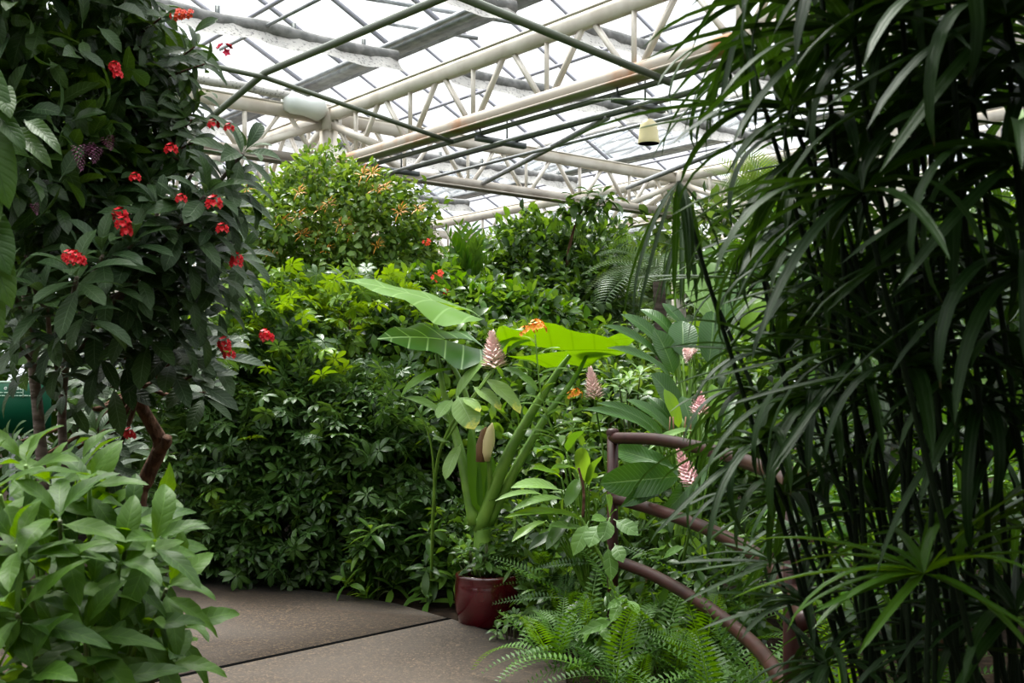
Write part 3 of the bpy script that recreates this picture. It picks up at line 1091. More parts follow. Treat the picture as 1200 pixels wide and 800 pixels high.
def ear(name, root, b, t, wpx, mat, nrm, lobes=0.24, wave=0.10, droop=0.35, n=14, cols=5, fold=0.05):
    """Heart shaped leaf blade from the petiole end b to the tip t."""
    pb, pt = np.array(P(*b)), np.array(P(*t))
    L = np.linalg.norm(pt - pb)
    W = wpx * b[2] / F / L
    V, U, T = [], [], []
    ts = np.linspace(-lobes, 1, n + 1)
    for sgn in (-1, 1):
        base = len(V)
        for i, tt in enumerate(ts):
            q = (tt + lobes) / (1 + lobes)
            w = 0.5 * W * (math.sin(math.pi * min(1, q * 1.02) ** 0.62) ** 0.75 if 0 < q < 0.98 else 0.02)
            x0 = 0.0 if tt >= 0 else w * 0.45 * (-tt / lobes) ** 1.2
            for j in range(cols + 1):
                e = j / cols
                x = x0 + (w - x0) * e
                z = fold * x + wave * e * e * math.sin(tt * 9 + sgn * 1.1) * w - droop * 0.5 * (max(tt, 0) ** 2) - droop * 0.35 * min(tt, 0) ** 2 - 0.25 * W * (x / (0.5 * W + 1e-6)) ** 3 * 0.3
                V.append((sgn * x, tt, z))
                U.append((0.5 + sgn * 0.5 * (x / (0.5 * W + 1e-6)), max(0, q)))
        m = cols + 1
        for i in range(n):
            for j in range(cols):
                p = base + i * m + j
                f = [(p, p + 1, p + 1 + m), (p, p + 1 + m, p + m)]
                T += f if sgn > 0 else [x[::-1] for x in f]
    # underside rib
    A = frames([pb], [pt - pb], [nrm], [L])[0]
    V = np.array(V)
    W_ = V @ A[:3, :3].T + A[:3, 3]
    me = np_mesh(name, W_ - np.array(wpos(root)), np.array(T), np.array(U), None, mat)
    return obj(name, me, root)


alo = thing('elephant_ear', 'elephant ear plant with three huge wavy leaves rising from the red pot', 'plant', (pc[0], pc[1], 0.3))
b0 = P(565, 640, PY)
AY = 7.35
part('crown_base', MB().tube(curve([P(566, 672, PY), P(566, 640, PY), P(564, 606, PY)], 4), taper(9, 0.085, 0.05), 10), M['stemgreen'], alo)
for nm, pts, r0, r1 in (
        ('petiole', [P(562, 622, PY), P(590, 545, 7.3), P(618, 492, 7.25), P(652, 438, 7.2), P(668, 416, 7.2)], 0.050, 0.013),
        ('petiole', [P(572, 615, PY), P(605, 548, 7.35), P(640, 488, 7.35), P(672, 445, 7.4), P(690, 412, 7.5)], 0.038, 0.010),
        ('petiole', [P(556, 615, PY), P(543, 545, 7.45), P(533, 505, 7.5), P(519, 455, 7.5), P(511, 406, 7.5)], 0.045, 0.012),
        ('petiole', [P(560, 610, 7.5), P(556, 540, 7.55), P(548, 470, 7.6), P(527, 420, 7.65), P(500, 356, 7.7)], 0.030, 0.011)):
    stem(alo, pts, r0, r1, M['stemgreen'], nm, sides=10)
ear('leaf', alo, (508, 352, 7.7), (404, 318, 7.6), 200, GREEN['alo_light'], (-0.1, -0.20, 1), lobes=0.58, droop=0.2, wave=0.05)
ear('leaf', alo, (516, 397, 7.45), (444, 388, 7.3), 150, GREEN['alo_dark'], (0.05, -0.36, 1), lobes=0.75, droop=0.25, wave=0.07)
ear('leaf', alo, (666, 411, 7.2), (742, 408, 7.05), 200, GREEN['alo_backlit'], (0.1, 0.19, 1), lobes=1.0, droop=0.12, wave=0.05, fold=0.19)
ear('leaf', alo, (700, 402, 7.6), (748, 391, 7.5), 90, GREEN['alo_backlit'], (0.0, 0.16, 1), lobes=0.5, droop=0.2)
sp = stem(alo, [P(573, 610, PY), P(574, 560, 7.3), P(573, 533, 7.25)], 0.018, 0.016, M['stemgreen'], 'flower_stalk')
part('spathe', MB().tube([P(571, 540, 7.22), P(571, 530, 7.21), P(573, 517, 7.2), P(575, 503, 7.2), P(577, 495, 7.2)], [0.018, 0.032, 0.040, 0.026, 0.003], 12), FLW['cream'], alo)
part('dried_sheath', MB().tube([P(563, 541, 7.25), P(564, 522, 7.25), P(567, 505, 7.25), P(570, 500, 7.25)], [0.03, 0.035, 0.02, 0.004], 8), FLW['brown'], alo)
for k, (bx, by, tx, ty) in enumerate(((561, 600, 550, 500), (575, 598, 577, 535), (566, 598, 567, 512))):
    leaf_px(alo, (bx, by, 7.38), (tx, ty, 7.35), 16, 'strap', GREEN['zamia'], (0, -1, 0.1), 'sheath')

# small plants sharing the pot
p = thing('pot_filler', 'low mixed leafy filler growing over the rim of the red pot', 'plant', (pc[0], pc[1] - 0.02, 0.3))
for i in range(26):
    a, r = rng.uniform(0, 6.28), rng.uniform(0.03, 0.16)
    c = np.array((pc[0] + r * math.cos(a), pc[1] + r * math.sin(a), 0.32))
    stem(p, [c, c + (0.05 * math.cos(a), 0.05 * math.sin(a), rng.uniform(0.08, 0.24))], 0.005, 0.003, M['twig'], n=2, sides=5)
    leaf_objs('leaf', rng.choice(['oval', 'oval2']), GREEN[rng.choice(['mid', 'sapling', 'deep'])], whorl(c + (0.05 * math.cos(a), 0.05 * math.sin(a), rng.uniform(0.08, 0.24)), (0.5 * math.cos(a), 0.5 * math.sin(a), 1), 4, 0.11, -0.1, 0.7), p)


# ------------------------------------------------------------------ generic leafy shrubs
def flowers(root, pts, key, tname_mesh, scale, pname='flower_cluster', ax=None):
    for q in pts:
        a = unit(np.array(ax if ax is not None else (rng.uniform(-.5, .5), rng.uniform(-.9, -.2), 1.0)))
        s = scale * rng.uniform(0.8, 1.25)
        side = np.cross(a, (0.3, 0.8, 0.1))
        A = frames([q], [unit(side)], [a], [s])[0]
        m = Matrix(A.tolist())
        m.translation -= wpos(root)
        obj(pname, tname_mesh, root, mw=m)


def fl_mesh(name, tpl, mat):
    return np_mesh(name, tpl[0], tpl[1], tpl[2], None, mat)


FM = {
    'red': fl_mesh('flower_cluster', flower_cluster(8, 0.038, 0.024, 1), FLW['red']),
    'redorange': fl_mesh('flower_cluster', flower_cluster(10, 0.045, 0.022, 2), FLW['redorange']),
    'pinkred': fl_mesh('flower_cluster', flower_cluster(6, 0.035, 0.022, 3), FLW['pinkred']),
    'orange': fl_mesh('flower_cluster', spray(18, 0.09, 0.16, 4, 0.3), FLW['orange']),
    'flame': fl_mesh('flower_cluster', flower_cluster(12, 0.05, 0.02, 5), FLW['flame']),
    'white': fl_mesh('flower', spray(9, 0.1, 0.42, 6), FLW['white']),
}


def shrub(name, label, cat, blobs, n, L, tpls, mats, weights=None, nobj=120, base=None, group=None, r=0.025, bark='bark', inner=0.45, lo=None, pname='leaf', stems=True, **kw):
    kw = {'up': 0.15, 'droop': 0.45, 'rnd': 0.7, 'nup': 0.9, 'nrnd': 0.6, **kw}
    c = np.mean([b[0] for b in blobs], axis=0)
    if base is None:
        base = (c[0], c[1], 0.0)
    root = thing(name, label, cat, base, group)
    if stems:
        branches(root, base, blobs, r, M[bark])
    A = shell_leaves(blobs, n, L, inner, **kw)
    foliage(root, A, tpls, [GREEN[m] for m in mats], nobj, pname, weights, lo)
    return root


# schefflera hedge behind the path
SG = 'schefflera shrubs of the hedge behind the path'
hedge = [
    ('broad schefflera bush behind the two trunked red flowered tree', [blob(235, 560, 9.3, 50, 120, .6), blob(215, 440, 9.6, 60, 80, .6), blob(270, 610, 9.1, 60, 75, .5)], 2400),
    ('tall schefflera bush with fresh yellow green top leaves', [blob(300, 395, 9.6, 65, 50, .7), blob(325, 470, 9.3, 75, 80, .7), blob(300, 540, 9.1, 60, 75, .6)], 3000),
    ('dark schefflera bush reaching down to the back edge of the path', [blob(330, 620, 8.9, 70, 68, .45), blob(400, 590, 9.0, 65, 85, .5), blob(380, 500, 9.2, 60, 75, .6)], 3000),
    ('schefflera bush beside the elephant ear stems', [blob(460, 550, 8.9, 62, 78, .5), blob(440, 490, 9.2, 65, 55, .6), blob(478, 625, 8.6, 50, 50, .4)], 2400),
    ('pale topped schefflera under the orange flowered mound', [blob(410, 375, 10.2, 70, 45, .7), blob(350, 370, 10.3, 60, 40, .7), blob(455, 420, 10.3, 60, 60, .6)], 2200),
]
for lab, bl, n in hedge:
    c = np.mean([b[0] for b in bl], axis=0)
    root = thing('schefflera_shrub', lab, 'shrub', (c[0], c[1] + 0.15, 0))
    root['group'] = SG
    branches(root, (c[0], c[1] + 0.15, 0), bl, 0.022, M['bark'])
    A = shell_leaves(bl, n // 2, 0.18, 0.5, up=0.35, out=0.9, rnd=0.5, nup=1.0, nout=0.75, nrnd=0.3, var=0.25, droop=0.25)
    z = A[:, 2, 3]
    new = (nr.random(len(z)) < np.clip((z - 1.5) * 0.9, 0.012, 0.85)) & (nr.random(len(z)) < 0.8)  # yellow-green share rises with height: young growth plus top light put into colour
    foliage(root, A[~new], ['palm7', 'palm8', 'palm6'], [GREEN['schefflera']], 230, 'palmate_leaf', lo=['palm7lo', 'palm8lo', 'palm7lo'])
    foliage(root, A[new], ['palm7', 'palm8', 'palm6'], [GREEN['schefflera_new_lit']], 60, 'young_lit_leaf', lo=['palm7lo', 'palm8lo', 'palm7lo'])

# narrow-leaved plants at the hedge foot
for k, (px, py, Y, lab) in enumerate(((505, 655, 8.2, 'narrow leaved bush between the hedge and the red pot'), (440, 668, 8.3, 'low lance leaved plant at the foot of the hedge by the path'))):
    bl = [blob(px, py - 5, Y, 38, 42, .3), blob(px + 15, py + 25, Y - .1, 30, 25, .25)]
    root = thing('lance_leaf_plant', lab, 'plant', (bl[0][0][0], Y, 0))
    branches(root, (bl[0][0][0], Y, 0), bl, 0.01, M['twig'])
    for i in range(24):
        q, o = shell(bl, 1, 0.7)
        leaf_objs('leaf', 'lance', GREEN['mid' if i % 3 else 'deep'], whorl(q[0], o[0] * 0.5 + (0, 0, .8), 7, 0.20, -0.4, 0.8), root)

# orange flowered vine mound around the column
bl = [blob(380, 262, 12.6, 92, 52, .9), blob(330, 285, 12.4, 68, 50, .8), blob(440, 275, 12.6, 62, 58, .8), blob(375, 215, 12.7, 45, 32, .6), blob(300, 262, 12.6, 45, 40, .6), blob(432, 232, 12.7, 40, 26, .5), blob(400, 320, 12.3, 85, 50, .7), blob(476, 322, 12.3, 35, 60, .5)]
vm = shrub('flowering_vine', 'dense mound of small yellow green leaves with orange tubular flowers', 'vine', bl, 12500, 0.092, ['small', 'small2'], ['vine', 'mid'], [0.62, 0.38], 280, base=(bl[0][0][0], 12.8, 0), inner=0.35)
tw = []
for px, py in ((382, 178), (345, 195), (430, 205), (400, 185), (360, 190), (310, 215), (462, 230), (420, 195), (488, 240), (505, 236)):
    q0, q1 = P(px + rng.uniform(-6, 6), py + 45, 12.6), P(px, py, 12.6)
    stem(vm, [q0, (q0 + q1) / 2 + Vector((rng.uniform(-.05, .05), 0, 0)), q1], 0.008, 0.004, M['twig'], 'twig', 4, 5)
    for i in range(9):
        f = i / 8
        q = q0.lerp(q1, f)
        tw.append(whorl(q, (0, 0, 1), 4, 0.11, 0.0, 0.6))
stuff('foliage', [('small2', GREEN['vine'], np.vstack(tw))], vm)
flowers(vm, [P(px, py, 11.75) for px, py in ((412, 275), (352, 272), (355, 275), (318, 297), (405, 262), (385, 240), (350, 252), (440, 222), (468, 248), (450, 220), (436, 203), (382, 292), (442, 288), (290, 222), (350, 225), (375, 245), (330, 260), (425, 205), (490, 245), (398, 262), (372, 278))], 'orange', FM['orange'], 1.15)

# middle distance shrubs
SHR = [
    # label, blobs, n, L, tpls, mats, weights
    ('leafy_shrub', 'tall shrub cloaked in heart leaved vine behind the huge leaves', 'shrub', [blob(632, 302, 13.2, 52, 42, .8), blob(622, 345, 13.0, 50, 45, .8), blob(668, 325, 13.3, 48, 50, .8)], 6500, 0.125, ['small', 'small2', 'oval'], ['mid', 'deep'], [.45, .55], 200),
    ('leafy_shrub', 'dark shrub with light twigs beside the grey palm', 'shrub', [blob(690, 345, 12.6, 45, 50, .7), blob(660, 370, 12.3, 50, 40, .6), blob(700, 300, 13.2, 30, 40, .6)], 4200, 0.12, ['narrow', 'small2', 'oval'], ['mid', 'deep'], [.35, .65], 150),
    ('leafy_shrub', 'light green vine thicket just above the dark elephant ear leaf', 'shrub', [blob(560, 365, 11.2, 75, 30, .6), blob(620, 375, 11.0, 60, 30, .5), blob(505, 345, 11.6, 40, 30, .5)], 4200, 0.125, ['small', 'oval'], ['mid', 'zamia', 'deep'], [.5, .25, .25], 200),
    ('leafy_shrub', 'shaded thicket behind the elephant ear stalks', 'shrub', [blob(540, 450, 9.8, 70, 75, .6), blob(470, 440, 10.0, 45, 70, .5), blob(605, 440, 9.9, 60, 60, .6), blob(520, 540, 9.2, 50, 70, .5), blob(600, 530, 8.9, 45, 65, .5)], 5200, 0.12, ['small', 'small2', 'oval'], ['mid', 'deep'], [.4, .6], 260),
    ('leafy_shrub', 'fine leaved bush with few orange flowers behind the pink flower spikes', 'shrub', [blob(700, 440, 9.8, 60, 50, .6), blob(650, 470, 9.4, 55, 60, .5), blob(720, 480, 9.0, 45, 45, .5), blob(660, 550, 8.6, 60, 55, .5)], 5200, 0.11, ['small', 'small2', 'narrow'], ['mid', 'vine', 'deep'], [.45, .2, .35], 260),
    ('leafy_shrub', 'green shrub behind the railing below the long strap leaves', 'shrub', [blob(790, 590, 7.6, 75, 70, .6), blob(860, 560, 7.4, 60, 80, .6), blob(840, 480, 8.0, 60, 80, .6)], 4200, 0.12, ['small2', 'narrow'], ['mid', 'deep'], [.5, .5], 220),
    ('leafy_shrub', 'bright shrub seen between the upper sedge stems', 'shrub', [blob(930, 420, 9.5, 90, 90, .8), blob(1010, 360, 9.8, 80, 85, .8), blob(900, 330, 10.0, 60, 60, .8)], 3800, 0.17, ['oval', 'small2', 'lance'], ['mid', 'zamia', 'deep'], [.5, .2, .3], 150),
    ('leafy_shrub', 'deep green shrub behind the right hand sedge stems', 'shrub', [blob(1130, 430, 8.6, 110, 110, .8), blob(1180, 330, 9.0, 90, 110, .8), blob(1060, 520, 8.2, 90, 90, .7)], 3800, 0.17, ['oval', 'small2', 'lance'], ['mid', 'deep'], [.5, .5], 120),
    ('leafy_shrub', 'low pale fernlike shrub glimpsed low between the sedge stems', 'shrub', [blob(1000, 640, 5.4, 70, 90, .5), blob(1080, 620, 5.6, 80, 80, .5), blob(1160, 600, 5.6, 70, 90, .5)], 4200, 0.08, ['narrow', 'small2'], ['mid', 'zamia'], [.6, .4], 120),
    ('low_shrub', 'low dark leafy filler between the pot and the railing post', 'shrub', [blob(630, 640, 7.6, 50, 60, .35), blob(690, 650, 7.0, 50, 60, .35), blob(660, 700, 6.9, 40, 40, .25)], 1800, 0.11, ['oval', 'narrow', 'small2'], ['deep', 'mid'], [.65, .35], 200),
    ('low_shrub', 'low dark leafy filler under the middle of the railing', 'shrub', [blob(760, 660, 6.6, 60, 70, .35), blob(740, 740, 5.7, 60, 40, .25), blob(830, 690, 6.2, 60, 70, .35)], 2000, 0.10, ['oval', 'narrow', 'small2'], ['deep', 'mid'], [.7, .3], 200),
    ('low_shrub', 'low leafy filler behind the foot of the elephant ear', 'shrub', [blob(560, 640, 8.3, 45, 50, .3), blob(600, 600, 8.3, 45, 60, .3)], 1400, 0.11, ['oval', 'palm7lo', 'small2'], ['deep', 'mid'], [.6, .4], 150),
]
for nm, lab, cat, bl, n, L, tp, mt, wt, no in SHR:
    shrub(nm, lab, cat, bl, n, L, tp, mt, wt, no, inner=0.5)

# far trees at the back of the house
FAR = [
    ('pale leafy tree far behind the rusty beam', [blob(500, 352, 20, 70, 50, 1.2), blob(430, 350, 20, 60, 60, 1)], 'far'),
    ('rounded far tree under the farthest roof truss', [blob(610, 310, 21, 50, 40, 1.2), blob(640, 330, 21, 60, 60, 1)], 'mid'),
    ('yellowish far tree beyond the grey palm', [blob(745, 330, 22, 50, 55, 1.2), blob(790, 350, 22, 60, 60, 1)], 'far'),
    ('wide far tree behind the fan of palm fronds', [blob(860, 280, 19, 90, 50, 1.2), blob(950, 290, 19, 90, 60, 1.2)], 'far'),
    ('dark far tree filling the right edge', [blob(1080, 320, 17, 100, 70, 1.2), blob(1170, 320, 17, 80, 80, 1.2)], 'mid'),
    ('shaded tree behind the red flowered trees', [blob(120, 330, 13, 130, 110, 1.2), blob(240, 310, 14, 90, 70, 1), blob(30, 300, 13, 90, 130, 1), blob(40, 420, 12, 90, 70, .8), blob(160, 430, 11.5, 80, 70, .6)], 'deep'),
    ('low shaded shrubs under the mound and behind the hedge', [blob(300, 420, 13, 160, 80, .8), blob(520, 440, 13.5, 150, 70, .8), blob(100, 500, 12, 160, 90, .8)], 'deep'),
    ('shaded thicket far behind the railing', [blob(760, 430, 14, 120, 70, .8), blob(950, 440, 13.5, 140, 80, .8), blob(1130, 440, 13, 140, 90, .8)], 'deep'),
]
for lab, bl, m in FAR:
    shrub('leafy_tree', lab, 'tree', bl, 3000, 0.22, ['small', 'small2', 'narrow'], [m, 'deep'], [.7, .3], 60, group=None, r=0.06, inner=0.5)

# sprig standing above the vine shrub
root = thing('young_tree', 'slender sapling with dark drooping leaves above the vine shrub', 'tree', tuple(P(672, 300, 12.4))[:2] + (0.0,))
stem(root, [P(668, 470, 12.4), P(664, 330, 12.4), P(672, 270, 12.3), P(690, 232, 12.3)], 0.03, 0.008, M['bark'])
for q in ((690, 225), (705, 228), (672, 232), (700, 240), (662, 240), (715, 232), (683, 245), (652, 250)):
    stem(root, [P(680, 255, 12.3), P(*q, 12.2)], 0.008, 0.004, M['twig'], 'twig', 3, 5)
    leaf_objs('leaf', 'oval2', GREEN['deep'], whorl(P(*q, 12.2), (0, 0, 1), 8, 0.24, -0.9, 0.4), root)


# ------------------------------------------------------------------ palms and cycad like plants
def frond_plant(name, label, cat, c, items, tname, mats, group=None, base_z=0.0, trunk=None, pname='frond'):
    """items: (tip px, tip py, tip depth, lift) arcs from the crown c."""
    c = P(*c)
    root = thing(name, label, cat, (c.x, c.y, base_z), group)
    if trunk:
        stem(root, [(c.x, c.y, 0), (c.x + 0.05, c.y, c.z * 0.5), c], trunk, trunk * 0.7, M['bark_grey'], 'trunk', 5, 10)
    for i, (tx, ty, tY, wscale) in enumerate(items):
        q = P(tx, ty, tY)
        d = q - c
        V = TPL[tname][0]
        end = V[:, 1:][np.argmax(V[:, 1])]
        L = d.length / max(0.6, np.linalg.norm(end))
        # tilt up so that the drooping tip lands near q
        dip = math.atan2(-end[1], end[0])
        hx = unit(np.array(d))
        upv = unit(np.array((0, 0, 1.0)) - hx * hx[2])
        dd = hx * math.cos(dip) + upv * math.sin(dip)
        nn = upv * math.cos(dip) - hx * math.sin(dip)
        A = frames([c], [dd], [nn], np.array([[L * wscale, L, L]]))
        leaf_objs(pname, tname, GREEN[mats[i % len(mats)]], A, root)
    return root


def ring(cx, cy, Y, n, R, lo, hi, a0=0, a1=360):
    """Tips around a crown: n fronds of length R metres, elevation lo..hi degrees."""
    c = P(cx, cy, Y)
    out = []
    for i in range(n):
        az = math.radians(a0 + (a1 - a0) * (i + rng.uniform(0, .6)) / n)
        el = math.radians(rng.uniform(lo, hi))
        q = c + Vector((math.cos(az) * math.cos(el), math.sin(az) * math.cos(el), math.sin(el))) * R * rng.uniform(.8, 1.1)
        if q.y < 0.5:
            continue
        out.append(((q.x) / q.y * F + 600, HY - (q.z - EYE) / q.y * F, q.y, 1.0))
    return out


frond_plant('cycad', 'bright green broad leaflet cycad between the mound and the vine shrub', 'plant', (547, 350, 11.9), [(520, 262, 11.8, 1.15), (537, 256, 11.8, 1.15), (553, 258, 12.1, 1.15), (570, 268, 11.8, 1.15), (508, 285, 11.8, 1.15), (588, 290, 11.8, 1.15), (500, 312, 11.8, 1.15), (585, 318, 11.6, 1.15), (528, 275, 11.8, 1.15), (562, 280, 11.8, 1.15)], 'zamia', ['zamia', 'mid'], trunk=0.06)
frond_plant('feather_palm', 'grey blue feather palm half hidden behind the sedge', 'palm', (772, 330, 11.5), ring(772, 330, 11.5, 18, 0.85, -40, 35) , 'palmfrond2', ['bluepalm', 'palm'], trunk=0.09)
frond_plant('feather_palm', 'tall green palm with upright fronds near the far truss', 'palm', (900, 262, 15.5), ring(900, 262, 15.5, 20, 1.15, -5, 75), 'palmfrond', ['palm', 'far'], trunk=0.1)
frond_plant('feather_palm', 'small palm with dark arching fronds in the vine shrub', 'palm', (700, 330, 12.6), ring(700, 330, 12.6, 12, 0.75, -25, 50), 'palmfrond', ['palm', 'deep'], trunk=0.05)
frond_plant('feather_palm', 'drooping pale palm low behind the paddle leaves', 'palm', (738, 385, 12.5), ring(738, 385, 12.5, 12, 0.7, -45, 20), 'palmfrond2', ['bluepalm'], trunk=0.05)

# ------------------------------------------------------------------ large leaved plants by the railing
pd = thing('paddle_leaf_plant', 'clump of dark glossy paddle leaves above the railing', 'plant', tuple(P(795, 480, 6.9))[:2] + (0.0,))
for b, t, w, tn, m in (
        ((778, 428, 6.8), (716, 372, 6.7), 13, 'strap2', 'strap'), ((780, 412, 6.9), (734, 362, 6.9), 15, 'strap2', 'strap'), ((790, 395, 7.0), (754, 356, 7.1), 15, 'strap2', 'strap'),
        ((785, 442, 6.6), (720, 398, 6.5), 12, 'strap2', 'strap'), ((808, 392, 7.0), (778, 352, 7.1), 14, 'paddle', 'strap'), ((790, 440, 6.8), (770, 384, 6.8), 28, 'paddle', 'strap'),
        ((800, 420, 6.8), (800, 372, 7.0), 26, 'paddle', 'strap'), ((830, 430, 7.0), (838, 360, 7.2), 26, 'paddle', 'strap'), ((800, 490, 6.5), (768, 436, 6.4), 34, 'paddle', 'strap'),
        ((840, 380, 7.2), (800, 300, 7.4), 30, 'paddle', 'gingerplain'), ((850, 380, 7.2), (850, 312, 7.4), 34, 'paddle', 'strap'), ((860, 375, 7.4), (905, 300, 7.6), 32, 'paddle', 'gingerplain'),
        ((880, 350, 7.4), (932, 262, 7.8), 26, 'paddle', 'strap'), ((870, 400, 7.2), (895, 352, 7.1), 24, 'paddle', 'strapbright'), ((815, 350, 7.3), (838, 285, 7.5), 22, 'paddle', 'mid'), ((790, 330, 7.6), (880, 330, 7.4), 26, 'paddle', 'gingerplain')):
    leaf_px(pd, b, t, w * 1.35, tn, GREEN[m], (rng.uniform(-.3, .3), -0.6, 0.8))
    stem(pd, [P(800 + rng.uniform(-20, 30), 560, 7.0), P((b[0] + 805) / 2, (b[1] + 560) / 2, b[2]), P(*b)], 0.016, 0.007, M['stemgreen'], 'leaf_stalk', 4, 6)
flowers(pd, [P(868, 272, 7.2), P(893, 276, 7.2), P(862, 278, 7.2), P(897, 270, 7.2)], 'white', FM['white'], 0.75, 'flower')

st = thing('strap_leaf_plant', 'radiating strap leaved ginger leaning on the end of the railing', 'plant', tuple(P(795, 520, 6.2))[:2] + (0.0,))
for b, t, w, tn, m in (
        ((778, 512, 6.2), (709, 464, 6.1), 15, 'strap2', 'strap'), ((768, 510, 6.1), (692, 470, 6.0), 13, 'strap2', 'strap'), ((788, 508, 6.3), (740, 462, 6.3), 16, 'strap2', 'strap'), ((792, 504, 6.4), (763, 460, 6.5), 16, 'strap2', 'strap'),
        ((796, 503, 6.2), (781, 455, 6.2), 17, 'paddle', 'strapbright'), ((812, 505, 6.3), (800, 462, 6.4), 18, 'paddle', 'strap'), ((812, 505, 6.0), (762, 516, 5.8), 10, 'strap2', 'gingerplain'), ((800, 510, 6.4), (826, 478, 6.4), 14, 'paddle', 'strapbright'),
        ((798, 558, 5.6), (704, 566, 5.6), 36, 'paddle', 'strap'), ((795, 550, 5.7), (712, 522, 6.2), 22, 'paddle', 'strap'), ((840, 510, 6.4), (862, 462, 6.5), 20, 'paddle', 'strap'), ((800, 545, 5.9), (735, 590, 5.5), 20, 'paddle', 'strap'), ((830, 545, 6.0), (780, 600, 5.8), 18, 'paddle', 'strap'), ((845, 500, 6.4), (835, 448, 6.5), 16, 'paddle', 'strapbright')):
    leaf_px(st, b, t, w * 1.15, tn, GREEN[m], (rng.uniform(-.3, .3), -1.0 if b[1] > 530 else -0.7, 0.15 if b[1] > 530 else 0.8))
    stem(st, [P(805 + rng.uniform(-15, 25), 640, 6.3), P((b[0] + 810) / 2, (b[1] + 640) / 2, 6.3), P(*b)], 0.013, 0.006, M['stemgreen'], 'leaf_stalk', 4, 6)
for x in (784, 790, 801, 809):
    part('red_stalk', MB().tube([P(x, 512, 6.15), P(x + rng.uniform(-4, 4), 488, 6.15)], 0.004, 5), FLW['brown'], st)

SPK = {'pink': np_mesh('flower_spike', *spike(110, 0.3, 3, 0.20), None, FLW['pink']), 'palepink': np_mesh('flower_spike', *spike(110, 0.3, 5, 0.21), None, FLW['palepink'])}


def flower_spike(label, b, t, w, key, stalk):
    pb, pt = P(*b), P(*t)
    d = pt - pb
    L = d.length
    root = thing('ginger_flower', label, 'flower', P(*stalk[0]))
    root['group'] = 'pink ginger flower spikes'
    ws = w * b[2] / F / 0.30
    x = unit(np.cross(np.array(d), (0, 1, 0)))
    A = np.eye(4)
    z = np.array(d) / L
    A[:3, 0], A[:3, 1], A[:3, 2], A[:3, 3] = x * ws, np.cross(z, x) * ws, z * L, np.array(pb)
    m = Matrix(A.tolist())
    m.translation -= wpos(root)
    obj('flower_spike', SPK[key], root, mw=m)
    stem(root, [P(*q) for q in stalk] + [pb], 0.008, 0.006, M['stemgreen'], 'stalk', 4, 6)
    return root


# the variegated ginger beside the pot, its leaves and spike
gi = thing('ginger_plant', 'grey green ginger with yellow tipped leaves arching over the pot', 'plant', tuple(P(520, 640, 7.9))[:2] + (0.0,))
gY = 7.05
stem(gi, [P(505, 690, 8.0), P(510, 560, 7.5), P(525, 505, 7.2), P(556, 462, gY), P(578, 432, gY)], 0.012, 0.008, M['stemgreen'], 'cane', 5, 8)
for b, t, w, tn, m, nr_ in (
        ((578, 420, 7.1), (608, 380, 7.1), 16, 'strap2', 'gingerplain', (-0.5, -0.9, .3)), ((594, 415, 7.1), (618, 395, 7.0), 9, 'strap2', 'gingerplain', (-.3, -.9, .4)), ((534, 470, 7.15), (574, 410, 7.1), 16, 'strap2', 'gingerplain', (-.6, -.8, .2)),
        ((568, 442, gY), (612, 480, 6.9), 22, 'paddle', 'ginger', (0.3, -0.8, .7)), ((554, 452, gY), (588, 477, 6.95), 18, 'paddle', 'ginger', (.2, -.8, .6)), ((588, 432, 7.1), (622, 442, 7.0), 12, 'strap2', 'gingerplain', (0, -.7, .8)), ((608, 440, 7.0), (631, 454, 6.95), 12, 'strap2', 'gingerplain', (0, -.7, .8)),
        ((536, 464, 7.0), (556, 501, 6.9), 26, 'paddle', 'ginger', (-.2, -.9, .5)), ((543, 466, 7.0), (563, 480, 6.9), 14, 'paddle', 'ginger', (.2, -.8, .6)), ((530, 468, 7.1), (512, 488, 7.0), 16, 'paddle', 'gingerplain', (-.3, -.8, .6)), ((526, 486, 7.1), (514, 470, 7.2), 18, 'paddle', 'gingerplain', (-.3, -.9, .3)),
        ((470, 464, 7.2), (525, 424, 7.2), 13, 'strap2', 'strapbright', (-.3, -.9, .5)), ((472, 466, 7.2), (528, 485, 7.1), 15, 'strap2', 'gingerplain', (.2, -.7, .8)), ((540, 520, 7.2), (520, 560, 7.1), 14, 'paddle', 'gingerplain', (-.2, -.9, .5)), ((530, 520, 7.2), (508, 512, 7.1), 12, 'paddle', 'gingerplain', (-.2, -.9, .5))):
    leaf_px(gi, b, t, w * 1.25, tn, GREEN[m], (nr_[0], nr_[1] * 0.6, nr_[2] + 0.4))
stem(gi, [P(510, 600, 7.5), P(505, 520, 7.3), P(486, 474, 7.2), P(470, 464, 7.2)], 0.008, 0.004, M['stemgreen'], 'cane', 4, 6)
flower_spike('tallest pale pink flower spike above the yellow tipped ginger leaves', (580, 432, 7.0), (576, 384, 7.0), 22, 'palepink', [(520, 520, 7.2), (556, 465, 7.05)])
flower_spike('cream pink flower spike behind the milkweed and above the strap leaves', (697, 468, 6.7), (691, 427, 6.7), 16, 'palepink', [(712, 560, 7.4), (702, 500, 7.3)])
flower_spike('short plump pink flower spike standing above the top rail', (820, 486, 5.9), (820, 455, 5.9), 17, 'pink', [(815, 600, 6.3), (820, 520, 6.0)])
flower_spike('leaning dusky pink flower spike in front of the top rail', (812, 568, 5.1), (793, 523, 5.1), 17, 'pink', [(800, 660, 5.5), (812, 600, 5.2)])
flower_spike('faded pink flower spike among the dark paddle leaves', (812, 418, 6.4), (800, 408, 6.4), 14, 'palepink', [(815, 520, 6.6), (815, 450, 6.5)])

